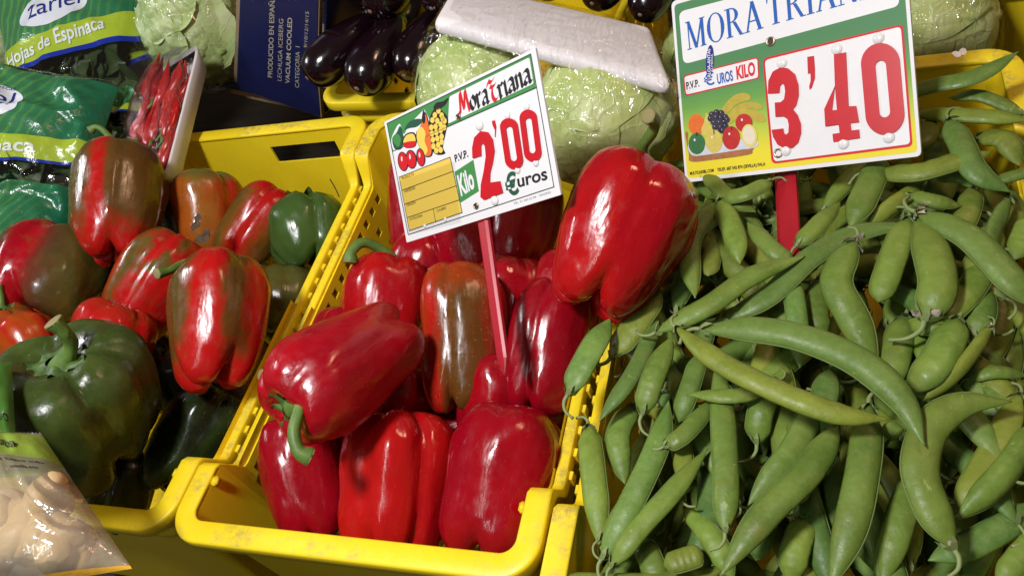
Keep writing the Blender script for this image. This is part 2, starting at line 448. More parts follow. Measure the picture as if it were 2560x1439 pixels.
crate('yellow perforated plastic crate holding the red and green two-coloured peppers', CX0 - CW - 0.002, CY0 + 0.004, CW, CD, slot=(0.168, 0.262))
crate('yellow plastic crate of red peppers, between the two other front crates', CX0, CY0, CW, CD, slot=(0.10, 0.2))
crate('yellow plastic crate heaped with green pea pods', CX0 + CW + 0.003, CY0 - 0.050, 0.345, CD + 0.052, slot=(0.1, 0.2), pull=0.105)
crate('yellow crate of aubergines behind the front crates', -0.612, 0.752, 0.36, 0.45, rot=math.radians(-7), drop=0.02, z=-0.008, depth=0.22)
crate('empty-looking yellow crate in the shade behind the pea crate', -0.02, 0.850, 0.36, 0.45, rot=math.radians(-2), z=-0.010, drop=0.02, depth=0.225)

# ------------------------------------------------------------------ peppers, left crate (ripening, red over green)
GL = 'ripening peppers in the left crate'
def pm(*a, **k): return pepper_mat('pepper_skin', *a, **k)
def sm(stops, seed, **k): return lambda R, L, roll: stripe_mat(R, L, roll, stops, seed, **k)
pepper('tall upright brown and red pepper with a red stripe, beside the chilli tray', (292, 508), 0.055, 96, -20, 234, 1.44,
       sm([(0.0, OLV), (0.12, BRN), (0.30, (0.10, 0.05, 0.010)), (0.42, BRN), (0.48, RED2), (0.56, RED2), (0.63, BRN), (0.78, OLV)], 3.1, tip=RED2, wob=0.09), lobes=4, depth=0.14, taper=0.86, seed=3, roll=20,
       stem=[(262, 330), (240, 318), (226, 326)], stem_r=0.085, calyx=0)
pepper('squat purple-brown pepper with a red shoulder, touching the lowest spinach bag', (135, 700), 0.030, 82, -38, 268, 1.0,
       sm([(0.0, DGR), (0.22, OLV), (0.38, (0.085, 0.045, 0.016)), (0.50, (0.15, 0.02, 0.012)), (0.60, RED), (0.76, CRIM), (0.86, (0.09, 0.03, 0.012)), (1.0, OLV)], 7.7, wob=0.12), lobes=3, depth=0.15, taper=0.9, seed=5, roll=75)
pepper('long red pepper with olive patches lying slanted behind the front two-lobed pepper', (372, 716), 0.000, 60, -8, 196, 1.55,
       sm([(0.0, RED2), (0.30, RED2), (0.55, RED2), (0.70, OLV), (0.85, (0.30, 0.05, 0.006)), (1.0, RED2)], 1.3, wob=0.25, blotch=(0.12, 0.075, 0.012), tip=RED2), lobes=4, depth=0.15, taper=0.84, seed=8, roll=10)
pepper('big red pepper with dark flanks and three-lobed tip resting on the crate edge', (545, 806), 0.030, 93, -22, 262, 1.40,
       sm([(0.0, (0.42, 0.05, 0.005)), (0.12, RED2), (0.20, BRN), (0.30, BRN), (0.36, RED2), (0.58, RED2), (0.66, BRN), (0.78, OLV), (0.95, BRN)], 4.6, tip=RED2, wob=0.10), lobes=3, depth=0.24, taper=0.80, seed=12, roll=-38, cleft=0.45,
       stem=[(470, 655, 0.02), (425, 676, 0.0), (392, 684, -0.012)], stem_r=0.10, calyx=0, tail=0.14)
pepper('large dark green pepper with thick stem facing up, at the front corner', (200, 1018), 0.045, 97, 36, 376, 0.92,
       pm([(0.34, (0.055, 0.085, 0.014)), (0.52, (0.036, 0.060, 0.010)), (0.68, (0.050, 0.036, 0.009))], 9.2, rough=0.17), lobes=4, depth=0.13, taper=0.84, seed=15, roll=15,
       stem=[(178, 862, 0.0), (158, 828, -0.012), (132, 803, -0.018)], stem_r=0.11, calyx=0.40, dip=0.26, boxy=0.54)
pepper('orange and olive pepper under the chilli tray', (512, 545), -0.030, 100, -8, 196, 1.15,
       sm([(0.0, RED2), (0.15, (0.38, 0.05, 0.005)), (0.35, (0.30, 0.11, 0.012)), (0.60, (0.38, 0.075, 0.006)), (0.80, (0.06, 0.05, 0.010)), (1.0, BLK)], 6.0, top=(0.12, 0.12, 0.02), wob=0.16), lobes=4, depth=0.13, taper=0.9, seed=21, roll=30)
pepper('red and orange pepper leaning beside the small green one', (642, 566), -0.035, 57, -10, 158, 1.42,
       sm([(0.0, OLV), (0.22, (0.20, 0.07, 0.010)), (0.40, RED2), (0.60, RED2), (0.75, (0.18, 0.08, 0.012)), (0.95, OLV)], 2.4, top=RED2, wob=0.14), lobes=3, depth=0.15, taper=0.88, seed=23, roll=60)
pepper('small bright green pepper against the crate side', (765, 585), -0.055, 100, -14, 190, 1.02,
       pm([(0.3, (0.035, 0.085, 0.016)), (0.7, (0.065, 0.125, 0.026))], 2.9), lobes=4, depth=0.20, taper=0.85, seed=29, roll=40,
       stem=[(790, 498), (812, 488), (830, 494)], stem_r=0.06, calyx=0.5)
pepper('brownish pepper low between the green pepper and the crate side', (712, 755), -0.085, 95, -20, 170, 1.1,
       pm([(0.34, ORG), (0.42, OLV), (0.6, (0.09, 0.095, 0.02))], 5.5), lobes=4, depth=0.15, seed=31, roll=10)
pepper('red pepper peeping out behind the dark green one', (275, 858), 0.014, 70, -10, 190, 1.1,
       pm([(0.5, RED2), (0.7, (0.35, 0.03, 0.005))], 8.8), lobes=4, depth=0.13, seed=33, roll=0)
pepper('small reddish pepper half hidden left of the thick stem', (72, 870), 0.020, 120, -10, 170, 1.0,
       pm([(0.42, RED2), (0.5, ORG), (0.62, BRN)], 1.9), lobes=4, depth=0.16, seed=35, roll=0)
pepper('orange-striped pepper below the squat purple-brown one', (95, 800), 0.012, 20, 5, 110, 1.5,
       pm([(0.42, RED2), (0.52, ORG), (0.6, OLV)], 11.9), lobes=4, depth=0.20, seed=36, roll=0)
pepper('orange-brown pepper cut by the left edge of the picture', (5, 838), 0.035, 75, 20, 150, 1.15,
       pm([(0.40, ORG), (0.52, (0.20, 0.06, 0.008)), (0.66, OLV)], 3.7), lobes=4, depth=0.15, seed=37, roll=30,
       stem=[(4, 760), (0, 735), (-6, 715)], stem_r=0.14, calyx=0.3)
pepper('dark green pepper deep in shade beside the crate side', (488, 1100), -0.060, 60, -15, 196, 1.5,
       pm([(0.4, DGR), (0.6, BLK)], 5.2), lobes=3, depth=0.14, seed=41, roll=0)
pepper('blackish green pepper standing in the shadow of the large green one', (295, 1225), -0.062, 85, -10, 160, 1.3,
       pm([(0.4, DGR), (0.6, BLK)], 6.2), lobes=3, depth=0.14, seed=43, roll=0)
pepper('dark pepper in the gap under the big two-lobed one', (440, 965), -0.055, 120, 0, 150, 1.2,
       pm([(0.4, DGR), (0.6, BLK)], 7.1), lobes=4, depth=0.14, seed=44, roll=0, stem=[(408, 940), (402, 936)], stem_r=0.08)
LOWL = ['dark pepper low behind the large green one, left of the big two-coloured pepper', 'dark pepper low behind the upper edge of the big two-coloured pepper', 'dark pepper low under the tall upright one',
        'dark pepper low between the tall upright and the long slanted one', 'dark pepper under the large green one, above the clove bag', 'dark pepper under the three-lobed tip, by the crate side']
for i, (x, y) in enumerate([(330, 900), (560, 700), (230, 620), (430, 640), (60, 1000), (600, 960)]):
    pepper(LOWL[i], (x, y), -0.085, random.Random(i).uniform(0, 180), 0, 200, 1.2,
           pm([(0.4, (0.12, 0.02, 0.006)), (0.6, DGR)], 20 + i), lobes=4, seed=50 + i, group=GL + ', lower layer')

# ------------------------------------------------------------------ peppers, middle crate (red)
pepper('red pepper with a hooked green stem against the crate side', (965, 765), -0.040, 82, -12, 214, 1.20,
       pm([(0.4, RED2), (0.7, RED)], 4.1), lobes=4, depth=0.11, taper=0.9, seed=61, roll=10,
       stem=[(950, 622, -0.012), (908, 606, -0.022), (880, 628, -0.028), (876, 656, -0.030)], stem_r=0.15, calyx=0.2)
pepper('dark crimson pepper behind the lower left corner of the 2 euro sign', (1075, 520), -0.045, 92, -10, 208, 1.55,
       pm([(0.4, CRIM), (0.7, RED)], 3.0), lobes=3, depth=0.13, taper=0.9, seed=63, roll=40)
pepper('dark red pepper behind the stake, under the 2 euro sign', (1300, 560), -0.045, 80, -10, 196, 1.4,
       pm([(0.4, CRIM), (0.7, (0.28, 0.004, 0.006))], 2.0), lobes=4, depth=0.14, taper=0.85, seed=65, roll=0)
pepper('brown-tinged red pepper right beside the red stake', (1148, 845), -0.020, 92, -14, 226, 1.68,
       sm([(0.0, RED), (0.15, (0.25, 0.02, 0.006)), (0.30, (0.13, 0.042, 0.008)), (0.50, BRN), (0.64, (0.15, 0.045, 0.008)), (0.74, RED2), (1.0, ORG)], 12.6, freckle=0.30, top=(0.36, 0.035, 0.005), wob=0.12), lobes=3, depth=0.15, taper=0.90, seed=68, roll=100, bend=(0.05, 0.16), waist=0.04)
pepper('largest red pepper with upright stem, on top between the two price signs', (1548, 592), 0.056, 66, -8, 322, 1.26,
       pm([(0.4, RED2), (0.7, RED)], 6.6, rough=0.11), lobes=4, depth=0.17, taper=0.76, seed=72, roll=25,
       stem=[(1606, 372, -0.022), (1630, 332, -0.040), (1638, 304, -0.050), (1620, 290, -0.060)], stem_r=0.105, calyx=0.0, wave=0.02, tail=0.12, boxy=0.56)
pepper('narrow crimson two-lobed pepper under the largest one, beside the crate edge', (1368, 868), -0.025, 78, -12, 196, 1.75,
       pm([(0.4, CRIM), (0.7, RED)], 1.1), lobes=3, depth=0.17, taper=0.92, seed=75, roll=-10, tail=0.16)
pepper('crimson pepper lying on its side with curved stem hanging towards the front', (872, 922), 0.045, 217, 44, 276, 1.56,
       pm([(0.4, RED), (0.7, CRIM)], 8.3, rough=0.16), lobes=4, depth=0.19, taper=0.80, seed=78, boxy=0.52, roll=30, bend=(-0.05, 0.02),
       stem=[(752, 1010, -0.008), (735, 1075, -0.020), (746, 1125, -0.024), (776, 1142, -0.022)], stem_r=0.135, calyx=0.36, dip=0.28)
pepper('long red pepper standing at the front left of the middle crate', (762, 1195), -0.045, 108, -14, 212, 1.55,
       pm([(0.4, CRIM), (0.7, RED)], 5.3), lobes=3, depth=0.13, taper=0.84, seed=81, roll=25, bend=(0.0, -0.10))
pepper('red pepper standing at the front between two others, with wavy sides', (985, 1215), -0.045, 88, -16, 292, 1.28,
       pm([(0.45, RED2), (0.7, RED)], 2.2, rough=0.11), lobes=4, depth=0.17, taper=0.86, seed=84, roll=45, waist=0.05, wave=0.022)
pepper('red pepper at the front right corner of the middle crate, touching the rim', (1250, 1205), -0.045, 78, -14, 288, 1.38,
       pm([(0.4, CRIM), (0.7, RED)], 3.3, rough=0.12), lobes=4, depth=0.13, taper=0.94, seed=87, roll=35)
pepper('shaded red pepper with a stubby cut stem, below the lying one', (985, 1010), -0.060, 60, 10, 220, 1.2,
       pm([(0.4, CRIM), (0.7, RED)], 1.2), lobes=4, depth=0.14, seed=90, roll=0, stem=[(1012, 1010, -0.01), (1020, 985, -0.022)], stem_mat=M_BSTEM, stem_r=0.17, calyx=0)
pepper('red pepper tucked under the lying one with a brown stem over the rim', (765, 955), -0.005, 165, 0, 150, 1.1,
       pm([(0.4, CRIM), (0.7, RED)], 1.7), lobes=4, depth=0.14, seed=91, roll=0, stem=[(680, 940, -0.002), (652, 936, -0.010)], stem_mat=M_BSTEM, stem_r=0.17, calyx=0)
LOWR = ['dark red pepper low beside the tip of the red stake', 'dark red pepper in shadow straight below the 2 euro sign', 'dark red pepper behind the lower half of the red stake',
        'crimson pepper squeezed directly under the largest one', 'dark red pepper low behind the curved hanging stem', 'dark red pepper low under the brown-tinged one, behind the front row',
        'dark red pepper low under the narrow crimson one, behind the front row', 'dark red pepper between the hooked-stem pepper and the brown-tinged one', 'dark red pepper beneath the lying one, near the crate side']
for i, (x, y, z) in enumerate([(1240, 1000, -0.05), (1180, 620, -0.05), (1270, 760, -0.05), (1420, 740, -0.02), (900, 1120, -0.08), (1120, 1080, -0.09), (1320, 1050, -0.09), (1050, 700, -0.07), (880, 880, -0.07)]):
    pepper(LOWR[i], (x, y), z, random.Random(i + 9).uniform(0, 180), 0, 190, 1.3,
           pm([(0.4, CRIM), (0.6, RED)], 40 + i), lobes=4, seed=100 + i, group='red peppers in the middle crate, lower layer')
# ------------------------------------------------------------------ pea pods
def pod_mat(name, a, b, scar, seed):
    t = NT(name); co = t.coord(loc=(seed, seed * 2, seed * 3)); oi = t.n('ShaderNodeObjectInfo')
    ad = t.n('ShaderNodeVectorMath', operation='ADD'); t.t.links.new(co, ad.inputs[0])
    sclv = t.n('ShaderNodeVectorMath', operation='SCALE'); t.t.links.new(oi.outputs['Random'], sclv.inputs['Scale']); sclv.inputs[0].default_value = (7.0, 5.0, 3.0)
    t.t.links.new(sclv.outputs[0], ad.inputs[1]); cv = ad.outputs[0]
    f = t.noise(cv, 38, 4, 0.6)
    c = t.mix(t.ramp(f, [(0.30, (0, 0, 0)), (0.70, (1, 1, 1))]), a, b); c = t.mix(t.math('MULTIPLY', t.ramp(t.noise(cv, 300, 3, 0.6), [(0.45, (0, 0, 0)), (0.75, (1, 1, 1))]), 0.35), c, (0.24, 0.32, 0.09))
    c = t.mix(t.math('MULTIPLY', oi.outputs['Random'], 0.42), c, (0.17, 0.20, 0.026)); rb = t.math('FRACT', t.math('MULTIPLY', oi.outputs['Random'], 17.3)); c = t.mix(1.0, c, t.mix(rb, (0.76, 0.82, 0.86), (1.22, 1.22, 1.15)), 'MULTIPLY')
    s1 = t.ramp(t.noise(cv, 70, 5, 0.75, 0.6), [(0.645, (0, 0, 0)), (0.69, (1, 1, 1))])
    c = t.mix(t.math('MULTIPLY', s1, 0.62), c, scar)
    b1 = t.ramp(t.noise(cv, 34, 5, 0.65), [(0.56, (0, 0, 0)), (0.78, (1, 1, 1))])
    c = t.mix(t.math('MULTIPLY', b1, 0.45), c, (0.20, 0.17, 0.035))
    fine = t.noise(cv, 700, 3); md = t.noise(cv, 160, 3)
    t.set(Base_Color=c, Roughness=t.ramp(md, [(0.3, (0.33,) * 3), (0.7, (0.58,) * 3)]), Normal=t.bump(fine, 0.22, 0.0006, t.bump(md, 0.30, 0.0014, t.bump(t.noise(cv, 60, 2), 0.30, 0.003))))
    t.b.inputs['Specular IOR Level'].default_value = 0.34
    return t.m
M_PODS = [pod_mat('pod_green', (0.095, 0.165, 0.022), (0.190, 0.285, 0.046), (0.33, 0.40, 0.10), 1),
          pod_mat('pod_blue_green', (0.070, 0.155, 0.030), (0.140, 0.250, 0.055), (0.30, 0.38, 0.12), 2),
          pod_mat('pod_olive', (0.125, 0.160, 0.018), (0.225, 0.275, 0.036), (0.36, 0.36, 0.10), 3)]
M_SEAM = flat('pod_seam', (0.115, 0.175, 0.035), 0.55)
M_SEPAL = flat('pod_sepal', (0.22, 0.28, 0.10), 0.6)
M_PETAL = NT('dried_petal').set(Base_Color=(0.62, 0.52, 0.44, 1), Roughness=0.85).m
M_DRY = flat('dry_brown', (0.07, 0.04, 0.02), 0.85)

def pod_geo(path, w, th, roll, seed, blunt=False, nseg=44, sec=18):
    """flattened, gently knobbed pod along path; path[0] is the calyx end, path[-1] the beaked tip"""
    rnd = random.Random(seed); n = len(path); vs, fs = [], []
    np_ = rnd.randint(6, 8); ph = rnd.uniform(0, 6)
    prev = None
    for i, p in enumerate(path):
        t = i / (n - 1)
        tg = (path[min(i + 1, n - 1)] - path[max(i - 1, 0)]).normalized()
        toc = (CAM_P - p).normalized()
        up = (toc * 0.6 + V((0, 0, 1))).normalized() if prev is None else prev
        s = tg.cross(up).normalized(); b = s.cross(tg).normalized(); prev = b
        s2 = s * math.cos(roll) + b * math.sin(roll); b2 = b * math.cos(roll) - s * math.sin(roll)
        e0 = (0.12 + 0.88 * math.sin(PI / 2 * t / 0.22) ** 0.9) if t < 0.22 else 1.0
        e1 = (1.0 if t < 0.80 else max(0.0, (1 - ((t - 0.80) / 0.20) ** 3.2))) if blunt else (1.0 if t < 0.66 else max(0.0, (1 - ((t - 0.66) / 0.34) ** 1.9)))
        k = max(0.045, e0 * e1 * (0.93 + 0.07 * math.sin(PI * t)))
        kn = 1 + 0.09 * math.sin(np_ * 2 * PI * t * 0.5 + ph) ** 2 * sstep(0.08, 0.25, t) * sstep(0.95, 0.75, t)
        hw = w / 2 * k * (0.985 + 0.03 * noise.noise(V((t * 6, seed, 0)))); ht = th / 2 * max(0.06, (e0 * e1) ** 1.15) * kn
        for q in range(sec):
            a = 2 * PI * q / sec
            cx, sy = math.cos(a), math.sin(a)
            x = math.copysign(abs(cx) ** 0.92, cx); y = math.copysign(abs(sy) ** 1.12, sy)
            seam = 1 + 0.05 * (abs(cx) > 0.99)
            vs.append(p + s2 * (hw * x * seam) + b2 * (ht * y))
    for i in range(n - 1):
        for q in range(sec):
            a, b = i * sec + q, i * sec + (q + 1) % sec
            fs.append((a, b, b + sec, a + sec))
    fs.append(tuple(range(sec))[::-1]); fs.append(tuple((n - 1) * sec + q for q in range(sec)))
    return vs, fs
def sepal_geo(p, d, r, seed):
    """five pointed sepals hugging the pod's end, p: end point, d: direction away from the pod"""
    rnd = random.Random(seed); d = d.normalized(); s = d.orthogonal().normalized(); b = d.cross(s)
    vs, fs = [], []
    for k in range(5):
        a = 2 * PI * k / 5 + rnd.uniform(-0.2, 0.2)
        o = s * math.cos(a) + b * math.sin(a); tl = d.cross(o)
        ln = r * rnd.uniform(1.1, 1.9); fl = rnd.uniform(0.1, 0.8)
        i0 = len(vs)
        vs += [p + o * r * 0.25 + tl * r * 0.32, p + o * r * 0.25 - tl * r * 0.32,
               p + o * (r * 0.9) - d * ln * 0.45 + tl * r * 0.36 + o * fl * r * 0.2, p + o * (r * 0.9) - d * ln * 0.45 - tl * r * 0.36 + o * fl * r * 0.2,
               p + o * (r * (0.95 + fl)) - d * ln + tl * r * 0.1 * rnd.uniform(-1, 1), p + d * r * 0.25]
        fs += [(i0, i0 + 1, i0 + 3, i0 + 2), (i0 + 2, i0 + 3, i0 + 4), (i0, i0 + 5, i0 + 1)]
    return vs, fs
def petal_geo(p, d, r, seed):
    rnd = random.Random(seed); vs, fs = [], []
    for k in range(3):
        o = V((rnd.uniform(-1, 1), rnd.uniform(-1, 1), rnd.uniform(-0.2, 1))).normalized(); s = o.cross(d + V((0.1, 0, 0))).normalized()
        n = 5; i0 = len(vs)
        for i in range(n):
            for j in range(3):
                t = i / (n - 1); wv = math.sin(PI * (0.15 + 0.75 * t)) * r * 0.75
                vs.append(p + o * (t * r * 2.0) + s * ((j - 1) * wv) + d * (r * 0.35 * rnd.uniform(-1, 1) - 0.5 * r * t * t))
        for i in range(n - 1):
            for j in range(2):
                a = i0 + i * 3 + j; fs.append((a, a + 1, a + 4, a + 3))
    return vs, fs
POD_GROUP = 'pea pods heaped in the right crate'
def pod(px, zs, wpx, label, seed, mat=0, flat_=0.62, roll=0.0, stem=1, petal=0, blunt=False, calyx_end=0):
    """px: outline of its middle line in the photograph; zs: heights at both ends"""
    pts = []
    for i, (x, y) in enumerate(px):
        t = i / (len(px) - 1)
        pts.append(at(x, y, lerp(zs[0], zs[1], t) + 0.006 * math.sin(PI * t)))
    if calyx_end: pts = pts[::-1]
    c = sum(pts, V()) / len(pts)
    w = wpx / ppm(c) * 0.77
    root = empty('pea_pod', c); tag(root, label, 'pea pod', POD_GROUP)
    path = [q - c for q in catmull(pts, 44)]
    vs, fs = pod_geo(path, w, w * flat_ * 0.80, roll, seed, blunt)
    mesh_obj('husk', vs, fs, M_PODS[mat], root)
    sec = 18; k0 = 0 if seed % 2 else 9                    # the stringy seam along one edge
    sp = [vs[i * sec + k0] * 1.0 for i in range(2, 44)]
    mesh_obj('seam', *tube(sp, [w * 0.030 * min(1, 0.3 + i / 8, 0.3 + (41 - i) / 8) for i in range(42)], 6), M_SEAM, root)
    d = (path[0] - path[2]).normalized(); r = w * 0.27
    if stem:
        mesh_obj('sepals', *sepal_geo(path[0] + d * r * 0.1, d, r, seed), M_SEPAL, root, smooth=False)
        rnd = random.Random(seed + 5); k = w * rnd.uniform(0.45, 0.75); side = d.cross(V((0, 0, 1))).normalized() * rnd.choice((-1, 1))
        sp = catmull([path[0], path[0] + d * k * 0.5, path[0] + d * k + side * k * 0.35, path[0] + d * k * 1.15 + side * k * 0.95 - V((0, 0, k * 0.2))], 10)
        mesh_obj('stalk', *tube(sp, [w * lerp(0.085, 0.05, i / 10) * (1 + 0.5 * (i > 9)) for i in range(11)], 7), M_SEPAL, root)
    if petal: mesh_obj('dried_petals', *petal_geo(path[0] - d * r * 0.2, d, w * 0.24 * petal, seed), M_PETAL, root)
    return root
